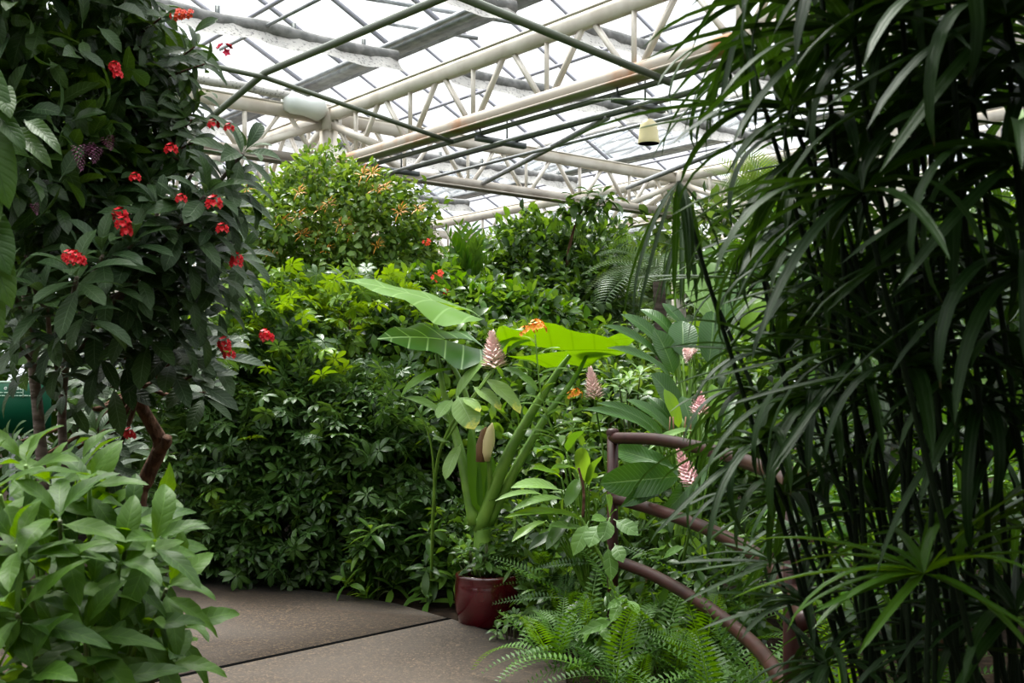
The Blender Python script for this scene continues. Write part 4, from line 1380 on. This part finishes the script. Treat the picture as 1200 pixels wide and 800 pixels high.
# milkweed stems with flame flowers
mw = thing('milkweed', 'thin upright milkweed topped by a flame orange flower head', 'plant', tuple(P(675, 600, 7.0))[:2] + (0.0,))
for pts, ls in (([(690, 700, 7.0), (675, 560, 6.9), (650, 510, 6.8), (634, 460, 6.7), (627, 392, 6.7)], 22), ([(690, 700, 7.1), (682, 600, 7.0), (672, 520, 6.9), (670, 470, 6.9)], 12)):
    c = curve([P(*q) for q in pts], 6)
    part('stem', MB().tube(c, taper(len(c), 0.010, 0.004), 6), M['stemgreen'], mw)
    for i in range(ls):
        f = len(c) * (0.35 + 0.62 * i / ls)
        q = c[min(int(f), len(c) - 1)]
        az = i * 2.6
        leaf_objs('leaf', 'narrow', GREEN['gingerplain' if i % 2 else 'mid'], frames([q], [(math.cos(az), math.sin(az) * .6, .25)], [(0, -.3, 1)], [0.20 * rng.uniform(.7, 1.1)]), mw)
flowers(mw, [P(622, 385, 6.68), P(630, 386, 6.66), P(616, 390, 6.7), P(628, 382, 6.7)], 'flame', FM['flame'], 0.85)
flowers(mw, [P(670, 464, 6.88), P(674, 462, 6.86)], 'flame', FM['flame'], 0.7)

# stray orange blooms of the vine beside the cycad
sv = thing('orange_vine', 'thin vine with orange blooms between the mound and the cycad', 'vine', tuple(P(518, 420, 11.3))[:2] + (0.0,))
stem(sv, [P(520, 600, 11.3), P(516, 430, 11.2), P(522, 360, 11.2), P(520, 300, 11.4)], 0.012, 0.004, M['twig'])
leaf_objs('leaf', 'oval', GREEN['mid'], np.vstack([whorl(P(519 + rng.uniform(-12, 12), 300 + 14 * i, 11.3), (rng.uniform(-.5, .5), -.5, .6), 5, 0.15, -.3, .6) for i in range(14)]), sv)
flowers(sv, [P(515, 322, 11.0), P(524, 342, 11.0), P(512, 326, 11.0), P(500, 284, 11.0)], 'orange', FM['redorange'], 1.1)

# sapling with opposite oval leaves
sa = thing('oval_leaf_sapling', 'leaning sapling with soft oval leaves in front of the mid rail', 'plant', tuple(P(728, 740, 5.6))[:2] + (0.0,))
stem(sa, [P(745, 860, 5.5), P(730, 735, 5.5), P(712, 670, 5.5), P(692, 628, 5.5), P(680, 604, 5.5)], 0.009, 0.006, M['stemgreen'])
stem(sa, [P(683, 606, 5.5), P(684, 575, 5.5), P(678, 548, 5.5)], 0.008, 0.006, M['bark'], 'dead_stem')
stem(sa, [P(700, 640, 5.5), P(712, 615, 5.4), P(715, 606, 5.4)], 0.006, 0.005, M['stemgreen'])
for b, t, w in (((715, 604), (712, 580), 23), ((714, 607), (706, 634), 21), ((719, 608), (748, 626), 20), ((712, 607), (694, 608), 14), ((715, 606), (722, 596), 8), ((704, 612), (690, 640), 24), ((712, 638), (717, 680), 19), ((720, 636), (730, 658), 17), ((735, 700), (712, 712), 11), ((735, 702), (748, 718), 14), ((728, 705), (716, 728), 14), ((722, 726), (678, 742), 14), ((700, 730), (715, 752), 13), ((775, 655), (800, 640), 13), ((690, 610), (672, 650), 20)):
    leaf_px(sa, (*b, 5.35), (*t, 5.25), w, 'oval', GREEN['sapling'], (rng.uniform(-.3, .3), -0.75, .7))

# broad pointed leaves between pot and railing
bp = thing('broad_leaf_plant', 'pale broad pointed leaves arching out between the pot and the sapling', 'plant', tuple(P(690, 660, 6.3))[:2] + (0.0,))
for b, t, w, tn, m in (
        ((682, 610), (598, 594), 12, 'strap2', 'strapbright'), ((664, 584), (600, 592), 14, 'lance', 'gingerplain'), ((658, 574), (602, 565), 20, 'lance', 'gingerplain'), ((640, 580), (582, 580), 10, 'lance', 'gingerplain'), ((658, 560), (627, 545), 13, 'paddle', 'strapbright'),
        ((676, 550), (648, 545), 10, 'paddle', 'strapbright'), ((690, 624), (646, 612), 13, 'paddle', 'sapling'), ((647, 611), (652, 640), 13, 'paddle', 'mid'), ((680, 560), (664, 590), 16, 'paddle', 'mid'), ((690, 570), (702, 530), 20, 'paddle', 'mid'), ((686, 566), (680, 520), 18, 'paddle', 'mid'),
        ((660, 540), (640, 520), 14, 'paddle', 'mid'), ((672, 600), (640, 640), 16, 'paddle', 'deep'), ((700, 600), (735, 570), 18, 'paddle', 'deep'), ((660, 620), (620, 640), 14, 'paddle', 'deep'), ((640, 610), (600, 630), 12, 'paddle', 'mid'), ((664, 530), (682, 500), 16, 'paddle', 'mid'), ((700, 585), (720, 540), 18, 'paddle', 'deep')):
    leaf_px(bp, (*b, 6.2), (*t, 6.0), w, tn, GREEN[m], (rng.uniform(-.2, .2), -0.6, .85))
    stem(bp, [P(690, 700, 6.5), P((b[0] + 690) / 2, (b[1] + 690) / 2, 6.4), P(*b, 6.2)], 0.009, 0.005, M['stemgreen'], 'leaf_stalk', 4, 6)

# pale rosette plant behind
rp = thing('rosette_plant', 'small plant with pale star shaped leaf tufts behind the strap leaves', 'plant', tuple(P(738, 470, 7.8))[:2] + (0.0,))
for q in ((738, 445), (726, 452), (750, 440), (735, 458)):
    stem(rp, [P(738, 560, 7.9), P((q[0] + 738) / 2, 500, 7.85), P(*q, 7.8)], 0.008, 0.005, M['twig'], n=4, sides=5)
    leaf_objs('leaf', 'lance', GREEN['gingerplain'], whorl(P(*q, 7.8), (0, -.2, 1), 7, 0.17, -.1, .8), rp)

# ------------------------------------------------------------------ railing
rail = thing('handrail', 'curved maroon brown pipe railing with three rails along the planting', 'railing', (P(718, 560, 5.9).x, 5.9, 0.0))
RX = [(718, 5.9), (770, 5.55), (830, 5.05), (880, 4.55), (908, 4.15), (928, 3.8), (945, 3.35)]


def rail_pts(z):
    return curve([((px - 600) / F * Y, Y, zz) for (px, Y), zz in zip(RX, z)], 8)


zt = [EYE - (y - HY) / F * Y for y, Y in ((513, 5.9), (515, 5.55), (527, 5.05), (543, 4.55), (556, 4.15), (572, 3.8), (592, 3.35))]
zm = [EYE - (y - HY) / F * Y for y, Y in ((583, 5.9), (598, 5.55), (620, 5.05), (646, 4.55), (668, 4.15), (692, 3.8), (730, 3.35))]
zl = [EYE - (y - HY) / F * Y for y, Y in ((655, 5.9), (676, 5.55), (712, 5.05), (752, 4.55), (785, 4.15), (822, 3.8), (878, 3.35))]
for nm, z in (('top_rail', zt), ('middle_rail', zm), ('lower_rail', zl)):
    part(nm, MB().tube(rail_pts(z), 0.031, 14), M['rail'], rail)
for (px, Y), ztop in ((RX[0], zt[0] + 0.045), (RX[5], zt[5] + 0.045)):
    x = (px - 600) / F * Y
    po = part('post', MB().tube([(x, Y, 0.0), (x, Y, ztop - 0.01)], 0.030, 14), M['rail'], rail)
    part('post_cap', MB().lathe((x, Y, ztop - 0.01), [(0.034, -0.02), (0.034, 0.004), (0.026, 0.014), (0.0, 0.018)], 14), M['rail'], po)

# ------------------------------------------------------------------ ferns
ferns = [
    (660, 7.0, 0.46, 26, 'sword fern beside the red pot'), (628, 7.3, 0.30, 14, 'small fern tucked against the pot'), (690, 6.5, 0.55, 30, 'sword fern between pot and railing post'), (745, 6.1, 0.55, 28, 'sword fern under the low rail'),
    (668, 5.7, 0.5, 30, 'fern spilling over the edge of the path'), (720, 5.2, 0.5, 28, 'nearest fern at the bottom of the planting'), (800, 5.4, 0.6, 30, 'fern in the middle of the bed below the rails'), (850, 5.9, 0.6, 30, 'fern behind the lowest rail'),
    (880, 5.0, 0.6, 28, 'fern beside the sedge stems'), (780, 6.8, 0.6, 28, 'fern at the back under the strap leaves'), (840, 4.7, 0.5, 26, 'fern in front under the curving rail'), (560, 8.0, 0.45, 20, 'fern behind the red pot'), (1000, 4.6, 0.6, 26, 'pale fern glimpsed behind sedge stems'), (1090, 4.9, 0.6, 26, 'fern deep behind the sedge clump'), (700, 7.6, 0.6, 26, 'shaded fern behind the railing post'),
]
for i, (px, Y, L, n, lab) in enumerate(ferns):
    c = np.array(((px - 600) / F * Y, Y, 0.0))
    root = thing('sword_fern', lab, 'fern', c, 'sword ferns in the bed')
    zc = 0.12 + (0.12 if Y > 6 else 0.05)
    for j in range(n * 6 // 10):
        az = j * 2.4 + rng.uniform(-.3, .3)
        el = rng.uniform(0.1, 1.25)
        d = np.array((math.cos(az) * math.cos(el), math.sin(az) * math.cos(el), math.sin(el)))
        nn = np.array((-math.cos(az) * math.sin(el), -math.sin(az) * math.sin(el), math.cos(el)))
        off = np.array((rng.uniform(-.12, .12), rng.uniform(-.1, .1), zc * rng.uniform(.2, 1.4)))
        leaf_objs('frond', rng.choice(['fern', 'fern2', 'fern3']), GREEN['fern'], frames([c + off], [d], [nn], [L * rng.uniform(.75, 1.15)]), root)
# fern fronds that the picture shows clearly
ff = thing('sword_fern', 'bright fern fronds hanging in front of the pot and path edge', 'fern', tuple(P(690, 720, 6.0))[:2] + (0.0,), 'sword ferns in the bed')
for b, t, w in (((655, 690, 6.6), (575, 645, 6.7), 18), ((660, 700, 6.4), (575, 700, 6.5), 16), ((665, 665, 6.3), (660, 704, 6.2), 26), ((690, 690, 6.2), (673, 740, 6.1), 30), ((745, 750, 5.4), (610, 790, 5.6), 34), ((740, 740, 5.5), (655, 735, 5.6), 22), ((712, 745, 5.3), (708, 800, 5.2), 22), ((730, 640, 6.2), (790, 670, 6.0), 20), ((820, 760, 5.0), (760, 735, 5.0), 24), ((840, 720, 5.2), (870, 780, 5.0), 26), ((700, 660, 6.3), (622, 660, 6.4), 16), ((690, 655, 6.4), (740, 690, 6.2), 18), ((790, 680, 5.6), (800, 735, 5.5), 26), ((660, 720, 6.2), (600, 725, 6.3), 18)):
    leaf_px(ff, b, t, w, 'fern3', GREEN['fern'], (rng.uniform(-.2, .2), -.6, .8), 'frond')
# low creeping plant by the pot
root = thing('creeping_plant', 'small round leaved creeper on the path edge by the pot', 'plant', tuple(P(600, 750, 6.85))[:2] + (0.0,))
for i in range(22):
    q = P(605 + rng.uniform(-28, 34), 745 - rng.uniform(0, 24), 6.9 - rng.uniform(0, .25))
    leaf_objs('leaf', 'oval', GREEN['deep' if i % 2 else 'mid'], whorl(q, (rng.uniform(-.4, .4), -.4, 1), 4, 0.075, -.1, .5), root)
    stem(root, [(q.x, q.y + .06, 0.0), q], 0.003, 0.002, M['twig'], n=2, sides=4)

# ------------------------------------------------------------------ left: red flowered trees
ja = thing('flowering_tree', 'two trunked dark tree with whorled leaves and scarlet flower clusters', 'tree', tuple(P(45, 700, 3.9))[:2] + (0.0,))
stem(ja, [P(62, 960, 3.9), P(52, 600, 3.9), P(46, 500, 3.9), P(38, 420, 3.85), P(30, 330, 3.7)], 0.023, 0.016, M['bark_grey'], 'trunk', 6, 10)
stem(ja, [P(85, 960, 4.1), P(75, 560, 4.1), P(73, 480, 4.05), P(82, 400, 3.9), P(110, 340, 3.7)], 0.018, 0.012, M['bark_grey'], 'trunk', 6, 10)
tips = [(90, 325, 3.0), (55, 350, 3.1), (30, 300, 3.3), (120, 300, 3.2), (150, 330, 3.4), (15, 340, 3.1), (190, 300, 3.5), (215, 260, 3.4), (240, 230, 3.4), (265, 215, 3.5), (185, 250, 3.4), (215, 300, 3.5), (250, 290, 3.6), (155, 285, 3.3), (130, 250, 3.5), (175, 215, 3.6), (285, 180, 3.5), (265, 250, 3.7), (230, 340, 3.7), (200, 345, 3.6), (170, 360, 3.7), (110, 380, 3.6), (60, 395, 3.6), (20, 400, 3.6), (140, 400, 3.9), (90, 270, 3.5), (50, 260, 3.6), (0, 270, 3.4), (280, 300, 3.9), (225, 205, 3.7), (255, 325, 3.9), (70, 430, 3.9)]
for k, (x, y, Y) in enumerate(tips):
    q = P(x, y, Y)
    ax = unit(np.array(((x - 110) * 0.004, -0.45, 0.85)))
    j = P(62 + (x - 60) * 0.3, min(max(y + 60, 340), 420), 3.85)
    stem(ja, [j, (j + q) / 2 + Vector((0, 0, -0.03)), q], 0.010, 0.006, M['bark_grey'], 'branch', 4, 6)
    A = whorl(q, ax, 13, 0.165, -0.45, 1.0)
    leaf_objs('leaf', 'whorl', GREEN['jatropha'], A[:6], ja)
    leaf_objs('leaf', 'whorl2', GREEN['jatropha'], A[6:9], ja)
    stuff('foliage', [('whorl2', GREEN['jatropha'], np.vstack([A[9:], whorl(q + Vector((0, .05, -.1)), ax, 8, 0.15, -0.7, 0.2)]))], ja)
flowers(ja, [P(86, 303, 2.85), P(92, 305, 2.85), P(80, 300, 2.9), P(140, 252, 3.25), P(144, 262, 3.2), P(148, 270, 3.2), P(158, 208, 3.3), P(200, 175, 3.4), P(212, 233, 3.2), P(250, 238, 3.2), P(260, 268, 3.3), P(250, 146, 3.45), P(268, 150, 3.45), P(277, 303, 3.5), P(276, 308, 3.5), P(148, 272, 3.2)], 'red', FM['red'], 0.46, ax=(0, -.8, .5))
flowers(ja, [P(264, 60, 3.6)], 'pinkred', FM['pinkred'], 0.6)

jb = thing('flowering_tree', 'small tree on a bare forked brown trunk with a big leaf rosette and scarlet flowers', 'tree', tuple(P(165, 700, 4.6))[:2] + (0.0,))
stem(jb, [P(150, 900, 4.6), P(160, 610, 4.6), P(172, 560, 4.6), P(188, 522, 4.55), P(178, 498, 4.5), P(164, 470, 4.4), P(165, 430, 4.3)], 0.038, 0.022, M['bark'], 'trunk', 6, 12)
stem(jb, [P(184, 530, 4.55), P(194, 520, 4.52), P(196, 512, 4.5)], 0.026, 0.019, M['bark'], 'trunk_stub', 4, 10)
for k, (x, y, Y) in enumerate([(172, 392, 3.6), (205, 405, 3.8), (145, 415, 3.8), (225, 440, 4.0), (200, 425, 3.8), (250, 415, 4.1), (130, 445, 4.0), (215, 385, 4.1), (240, 460, 4.2), (110, 440, 4.2), (95, 480, 4.5), (115, 510, 4.3), (85, 540, 4.7), (140, 520, 4.7), (62, 545, 4.8), (15, 520, 4.8), (30, 545, 4.6), (130, 545, 4.4), (100, 550, 4.4), ]):
    q = P(x, y, Y)
    j = P(165, 450, 4.35)
    stem(jb, [j, (j + q) / 2 + Vector((0, 0, -0.03)), q], 0.011, 0.006, M['bark'], 'branch', 4, 6)
    ax = unit(np.array(((x - 170) * 0.004, -0.5, 0.8)))
    A = whorl(q, ax, 15, 0.185 if k < 8 else 0.15, -0.5, 1.0)
    leaf_objs('leaf', 'whorl', GREEN['jatropha'], A[:8], jb)
    leaf_objs('leaf', 'whorl2', GREEN['jatropha'], A[8:], jb)
flowers(jb, [P(264, 408, 3.75), P(268, 415, 3.75), P(262, 402, 3.75), P(150, 507, 4.0), P(153, 510, 4.0), P(310, 392, 4.6), P(313, 395, 4.6)], 'red', FM['red'], 0.52, ax=(0, -.8, .5))

# dark climber filling the upper corner
bl = [blob(60, 60, 3.6, 110, 90, .5), blob(20, 170, 3.5, 90, 90, .45), blob(120, 20, 3.8, 75, 70, .5), blob(95, 150, 3.7, 60, 70, .4), blob(40, -60, 3.6, 130, 80, .5), blob(60, 235, 3.6, 80, 60, .4)]
cl = shrub('dark_climber', 'dark leafy climber with drooping leaves and purple flower tassels', 'climber', bl, 2600, 0.115, ['oval', 'oval2', 'whorl2'], ['topdark', 'jatropha'], [.75, .25], 290, base=tuple(P(20, 700, 3.9))[:2] + (0.0,), r=0.022, bark='bark_grey', inner=0.5, up=0.1, droop=0.55, stems=False)
stem(cl, [P(-40, 960, 3.9), P(-30, 500, 3.9), P(0, 250, 3.8), P(40, 120, 3.7)], 0.02, 0.01, M['bark_grey'])
SPRAYS = [((150, 150), (238, 110)), ((140, 130), (215, 190)), ((150, 90), (228, 55)), ((150, 200), (225, 140)), ((120, 90), (240, 75)), ((130, 40), (190, 20)), ((110, 120), (225, 135)), ((130, 60), (175, 110)), ((150, 180), (230, 165)), ((100, 30), (165, 55)), ((140, 100), (200, 105))]
tw = []
for (x0, y0), (x1, y1) in SPRAYS:
    q0, q1 = P(x0, y0, 3.7), P(x1, y1, 3.6)
    c = curve([q0, (q0 + q1) / 2 + Vector((0, 0, -.03)), q1], 6)
    part('twig', MB().tube(c, taper(len(c), 0.007, 0.003), 5), M['bark'], cl)
    for i, q in enumerate(c[3:]):
        tw.append(whorl(q, unit(np.array(q1 - q0)) * .6 + (0, -.2, .3), 4, 0.115, -0.6, .7))
leaf_objs('leaf', 'lance', GREEN['topdark'], np.vstack(tw), cl)
flowers(cl, [P(136, 82, 3.3), P(138, 88, 3.3), P(134, 78, 3.3)], 'red', FM['red'], 0.4, ax=(0, -.8, .5))
flowers(cl, [P(214, 18, 3.4), P(222, 17, 3.4), P(208, 18, 3.4)], 'redorange', FM['redorange'], 0.42, ax=(0, -.8, .5))
for x, y, dx, dy, w in ((92, 170, 4, 34, 20), (112, 172, -2, 22, 20), (125, 160, 6, 18, 18), (103, 168, 6, 20, 18), (40, 238, 4, 16, 12), (2, 300, 2, 14, 12)):
    V, T, U = spike(70, 0.5, 9, 0.16)
    me = np_mesh('flower_tassel', V, T, U, None, FLW['purple'])
    a, b = P(x, y, 3.05), P(x + dx, y + dy, 3.05)
    d = np.array(b - a)
    L = np.linalg.norm(d)
    A = np.eye(4)
    z = d / L
    xx = unit(np.cross(z, (0, 1, 0)))
    ws = w * 3.05 / F / 0.5
    A[:3, 0], A[:3, 1], A[:3, 2], A[:3, 3] = xx * ws, np.cross(z, xx) * ws, z * L, np.array(a)
    m = Matrix(A.tolist())
    m.translation -= wpos(cl)
    obj('flower_tassel', me, cl, mw=m)

# coarse veined big leaves at the very edge
cv = thing('coarse_leaf_shrub', 'big coarse veined hanging leaves at the very edge of the picture', 'shrub', tuple(P(-60, 600, 2.4))[:2] + (0.0,))
stem(cv, [(P(-70, 700, 2.4).x, 2.4, 0.0), P(-60, 500, 2.4), P(-45, 300, 2.35), P(-32, 180, 2.3), P(-20, 80, 2.3)], 0.011, 0.005, M['bark_grey'])
for b, t, w in (((-10, 130), (22, 232), 44), ((-20, 190), (5, 262), 40), ((-20, 235), (22, 310), 46), ((-15, 260), (25, 350), 40), ((-10, 120), (40, 165), 26), ((10, 100), (24, 128), 26), ((-20, 300), (10, 390), 40), ((-30, 60), (20, 130), 40), ((20, 150), (70, 185), 22), ((40, 140), (82, 170), 18)):
    leaf_px(cv, (b[0] - 12, b[1], 2.3), (t[0] - 14, t[1], 2.2), w, 'coarse', GREEN['coarse'], (0.3, -0.9, .4))

# green sign behind the trunks
sg = thing('plant_sign', 'green plant label board with white lettering behind the tree trunks', 'sign', tuple(P(20, 460, 5.2))[:2] + (0.0,))
c = P(12, 477, 5.2)
part('board', MB().box(c, (0.19, 0, 0), (0, 0.006, 0), (0, 0, 0.122)), M['sign'], sg, False)
part('edge', MB().box(P(12, 447.3, 5.2), (0.19, 0, 0), (0, 0.008, 0), (0, 0, 0.004)), M['signline'], sg, False)
part('sign_post', MB().tube([(c.x, c.y + .02, 0), (c.x, c.y + .02, c.z)], 0.015, 8), M['darkpipe'], sg)
for y, x0, x1, z in ((459.8, -30, 26, 0), (463.5, -30, 37, 0)):
    x = x0
    while x < x1:
        wd = rng.uniform(3, 8)
        part('print_line', MB().box(P(x + wd / 2, y, 5.19), (wd * 0.4 * 5.2 / F, 0, 0), (0, 0.001, 0), (0, 0, 0.0026)), M['signline'], sg, False)
        x += wd
part('divider', MB().box(P(27, 458, 5.19), (0.002, 0, 0), (0, 0.001, 0), (0, 0, 0.03)), M['signline'], sg, False)
fcv = bpy.data.curves.new('lettering', 'FONT')
fcv.body = 'e Rose'
fcv.size = 0.032
fcv.shear = 0.25
fcv.extrude = 0.0008
_t = bpy.data.objects.new('lettering_curve', fcv)
COL.objects.link(_t)
bpy.context.view_layer.update()
_me = bpy.data.meshes.new_from_object(_t.evaluated_get(bpy.context.evaluated_depsgraph_get()))
bpy.data.objects.remove(_t)
fo = obj('lettering', _me, sg)
fo.rotation_euler = (math.pi / 2, 0, 0)
fo.location = P(4, 456.5, 5.188) - wpos(sg)
_me.materials.clear()
_me.materials.append(M['white'])
lm = Matrix(frames([P(31, 459, 5.186)], [(0, 0, 1)], [(0, -1, 0)], [0.026])[0].tolist())
lm.translation -= wpos(sg)
obj('leaf_emblem', tpl_mesh('oval', GREEN['strapbright']), sg, mw=lm)

# ------------------------------------------------------------------ bright toothed shrub in front
fs = thing('toothed_leaf_shrub', 'bright green shrub with large toothed leaves in the near corner by the path', 'shrub', tuple(P(70, 700, 2.15))[:2] + (0.0,))
tips = [(70, 610, 1.85), (30, 545, 2.0), (105, 570, 2.1), (150, 612, 2.15), (180, 640, 2.0), (140, 660, 1.95), (195, 690, 2.1), (60, 680, 1.85), (20, 640, 1.8), (20, 720, 1.75), (100, 740, 1.85), (165, 740, 2.0), (195, 780, 2.05), (40, 790, 1.75), (115, 800, 1.85), (110, 690, 1.95), (60, 570, 2.15), (0, 580, 1.9), (120, 610, 2.2), (-20, 680, 1.8), (150, 690, 2.2), (70, 750, 2.1), (-10, 780, 1.8), (190, 640, 2.25), (210, 740, 2.25), (85, 650, 2.15), (30, 600, 2.2), (160, 800, 2.1)]
for k, (x, y, Y) in enumerate(tips):
    q = P(x, y, Y)
    j = np.array(P(80 + (x - 80) * .4, 900, 2.2))
    stem(fs, [j, (j + np.array(q)) / 2 + np.array((0, .03, 0.03)), q], 0.007, 0.004, M['stemgreen'] if k % 3 else M['twig'], 'stem', 5, 6)
    ax = unit(np.array(((x - 80) * 0.005, -0.40, 0.85)))
    A = whorl(q, ax, 8, 0.148, -0.6, 0.85)
    leaf_objs('leaf', 'toothed', GREEN['front'], A[:5], fs)
    leaf_objs('leaf', 'toothed2', GREEN['front'], A[5:], fs)
AA = shell_leaves([blob(60, 720, 2.25, 110, 130, .2)], 90, 0.13, 0.7, droop=0.5)
stuff('foliage', [('toothed2', GREEN['front'], AA)], fs)

# ------------------------------------------------------------------ tall umbrella sedges on the right
SEDGE = [
    # label, base x, base Y, umbels (px, py, Y, size)
    ('umbrella sedge leaning out over the railing with drooping blades', .60, 1.75, [(795, 212, 1.7, .22), (868, 30, 1.6, .19), (925, 130, 1.6, .24), (800, 260, 2.2, .2), (890, 520, 1.7, .2), (895, 330, 2.0, .2), (915, 420, 1.8, .2), (885, 290, 2.1, .18), (950, 260, 1.8, .24), (900, 60, 1.9, .22)]),
    ('tall umbrella sedge with its tufts at the top of the picture', .52, 1.6, [(1000, 40, 1.4, .26), (960, -50, 1.5, .28), (1050, -60, 1.4, .28), (1010, 225, 1.35, .25), (1090, 60, 1.5, .26), (1040, 130, 1.7, .26), (970, 170, 1.6, .24), (930, -20, 1.8, .24), (1110, -10, 1.3, .26), (1000, 330, 1.7, .24), (1020, -100, 1.7, .28)]),
    ('umbrella sedge at the right edge with wide arching blades', .68, 1.55, [(1180, 20, 1.3, .26), (1140, 120, 1.4, .26), (1190, 190, 1.3, .25), (1120, 240, 1.5, .25), (1080, 180, 1.6, .25), (1210, 320, 1.35, .25), (1150, 330, 1.6, .24), (1170, -70, 1.4, .28), (1230, 110, 1.5, .26), (1200, 430, 1.5, .24), (1130, 30, 1.8, .26), (1230, -20, 1.6, .26)]),
    ('umbrella sedge with mid height tufts over the dark stems', .50, 1.85, [(1070, 430, 1.5, .23), (1010, 410, 1.6, .22), (960, 470, 1.7, .22), (1110, 370, 1.7, .23), (1150, 470, 1.5, .22), (920, 580, 1.8, .2), (1000, 520, 1.9, .22), (1060, 300, 1.9, .24), (960, 380, 2.0, .22), (1180, 540, 1.6, .22), (890, 460, 2.0, .2)]),
    ('low umbrella sedge with one bright spread tuft near the ground', .62, 1.75, [(1083, 672, 1.45, .2), (940, 705, 1.8, .17), (1150, 620, 1.6, .2), (1030, 600, 1.8, .2), (1190, 720, 1.5, .2), (970, 780, 1.7, .18), (1120, 760, 1.6, .2), (910, 660, 2.0, .18), (1200, 620, 1.8, .2), (1050, 760, 1.9, .2), (1000, 690, 2.0, .19)]),
    ('back umbrella sedge seen through the front stems', .85, 2.5, [(1000, 160, 2.5, .28), (1080, 250, 2.5, .28), (1150, 200, 2.6, .28), (940, 330, 2.6, .26), (1030, 460, 2.6, .26), (1120, 540, 2.6, .26), (1180, 380, 2.5, .28), (980, 560, 2.6, .26), (1060, 620, 2.7, .26), (1180, 650, 2.6, .26), (930, 620, 2.8, .24), (1010, 720, 2.7, .24), (1130, 720, 2.6, .26), (1060, 80, 2.6, .28)]),
]
for lab, bx, bY, ums in SEDGE:
    root = thing('umbrella_sedge', lab, 'sedge', (bx * bY / 1.6, bY, 0.0))
    root['group'] = 'umbrella sedges beside the railing'
    for i, (px, py, Y, L) in enumerate(ums):
        q = np.array(P(px, py, Y))
        g = np.array((bx * bY / 1.6 + rng.uniform(.0, .3), bY + rng.uniform(-.2, .2), 0.0))
        lean = q - g
        mid = g + lean * np.array((0.35, 0.35, 0.55))
        c = curve([g, mid, q], 6)
        s = part('culm', MB().tube(c, taper(len(c), 0.0052, 0.0035), 6), M['sedgestem'], root)
        axis = unit(c[-1] - c[-3])
        low = py > 560 and Y < 1.7
        n = 19 if Y < 2.3 else 16
        a = unit(np.cross(axis, (0.3, 0.9, 0.1)))
        b_ = np.cross(axis, a)
        axis = unit(axis + np.array((rng.uniform(-.6, .6), rng.uniform(-.5, .5), 0)))
        limp = px < 875 and py < 450
        drop = limp or rng.random() < (0.15 if low else 0.62)
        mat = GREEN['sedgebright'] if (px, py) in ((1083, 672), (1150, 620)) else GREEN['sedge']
        for j in range(n):
            az = 2.4 * j + rng.uniform(-.25, .25)
            if limp and j >= 9:
                break
            el = rng.uniform(-.1, .5) if low else rng.uniform(-.2, .7)
            rad = math.cos(az) * a + math.sin(az) * b_
            d = rad * math.cos(el) + axis * math.sin(el)
            if drop:
                d = unit(d * np.array((0.36, 0.36, 0.5)) + np.array((0, 0, -0.7))) if limp else unit(d + np.array((0, 0, -0.35)))
            side = unit(np.cross(d, (0, 0, 1)))
            nn = np.cross(side, d)
            Lk = L * (0.8 if limp else 1.0)
            tn = rng.choice(['sedgeA', 'sedgeB', 'sedgeD'] if low else (['sedgeA', 'sedgeD'] if limp else ['sedgeA', 'sedgeB', 'sedgeC', 'sedgeC', 'sedgeD'] if drop else ['sedgeA', 'sedgeB', 'sedgeD']))
            leaf_objs('blade', tn, mat, frames([q], [d], [nn], np.array([[Lk * rng.uniform(1.0, 1.3) if limp else L * rng.uniform(1.1, 1.6), Lk * rng.uniform(.85, 1.35), Lk * 1.1]])), s)
    # bare older culms
    for i in range(2):
        g = np.array((bx * bY / 1.6 + rng.uniform(.0, .3), bY + rng.uniform(-.25, .25), 0.0))
        h = rng.uniform(1.3, 2.1)
        q = g + np.array((rng.uniform(-.08, .3), rng.uniform(-.1, .2), h))
        part('culm', MB().tube(curve([g, g * .5 + q * .5 + np.array((rng.uniform(-.04, .04), 0, .05)), q], 5), taper(11, 0.006, 0.003), 6), M['sedgestem'], root)
# two bright blades close to the lens

# unseen planting added behind and beside the viewpoint to shade the foreground
for lab, bl in (('added shade planting to the right of the sedges, out of view', [(np.array((3.0, 1.6, 2.0)), np.array((1.1, 1.9, 1.9))), (np.array((4.4, 5.5, 1.9)), np.array((1.3, 2.0, 2.3)))]),
                ('added shade planting to the left of the red flowered trees, out of view', [(np.array((-3.3, 1.4, 2.0)), np.array((1.3, 1.8, 2.4))), (np.array((-4.9, 6.0, 1.7)), np.array((1.2, 2.2, 2.4))), (np.array((-6.9, 9.5, 1.8)), np.array((1.4, 2.4, 2.5)))]),
                ('tall unseen planting added behind the viewpoint to block sky light', [(np.array((-2.5, -2.2, 2.1)), np.array((1.6, 1.2, 2.4))), (np.array((2.5, -2.0, 2.1)), np.array((1.6, 1.2, 2.4))), (np.array((0.0, -3.4, 2.1)), np.array((1.9, 1.0, 2.4)))])):
    shrub('unseen_shade_planting', lab, 'shrub', bl, 3000, 0.3, ['small', 'oval'], ['deep', 'mid'], [.6, .4], 0, r=0.06, inner=0.5)

ov = [(np.array((2.3, 0.5, 3.8)), np.array((1.7, 1.6, 0.8))), (np.array((1.0, -1.2, 3.7)), np.array((1.5, 1.2, 0.8))), (np.array((-1.4, -1.4, 3.7)), np.array((1.3, 1.0, 0.8)))]  # crown added out of view to darken the sedges and foreground
shrub('unseen_shade_tree', 'unseen tree added over the viewpoint so that its crown shades the foreground', 'tree', ov, 3200, 0.28, ['small', 'oval'], ['deep', 'mid'], [.6, .4], 0, base=(2.6, -1.2, 0.0), r=0.07, inner=0.7)
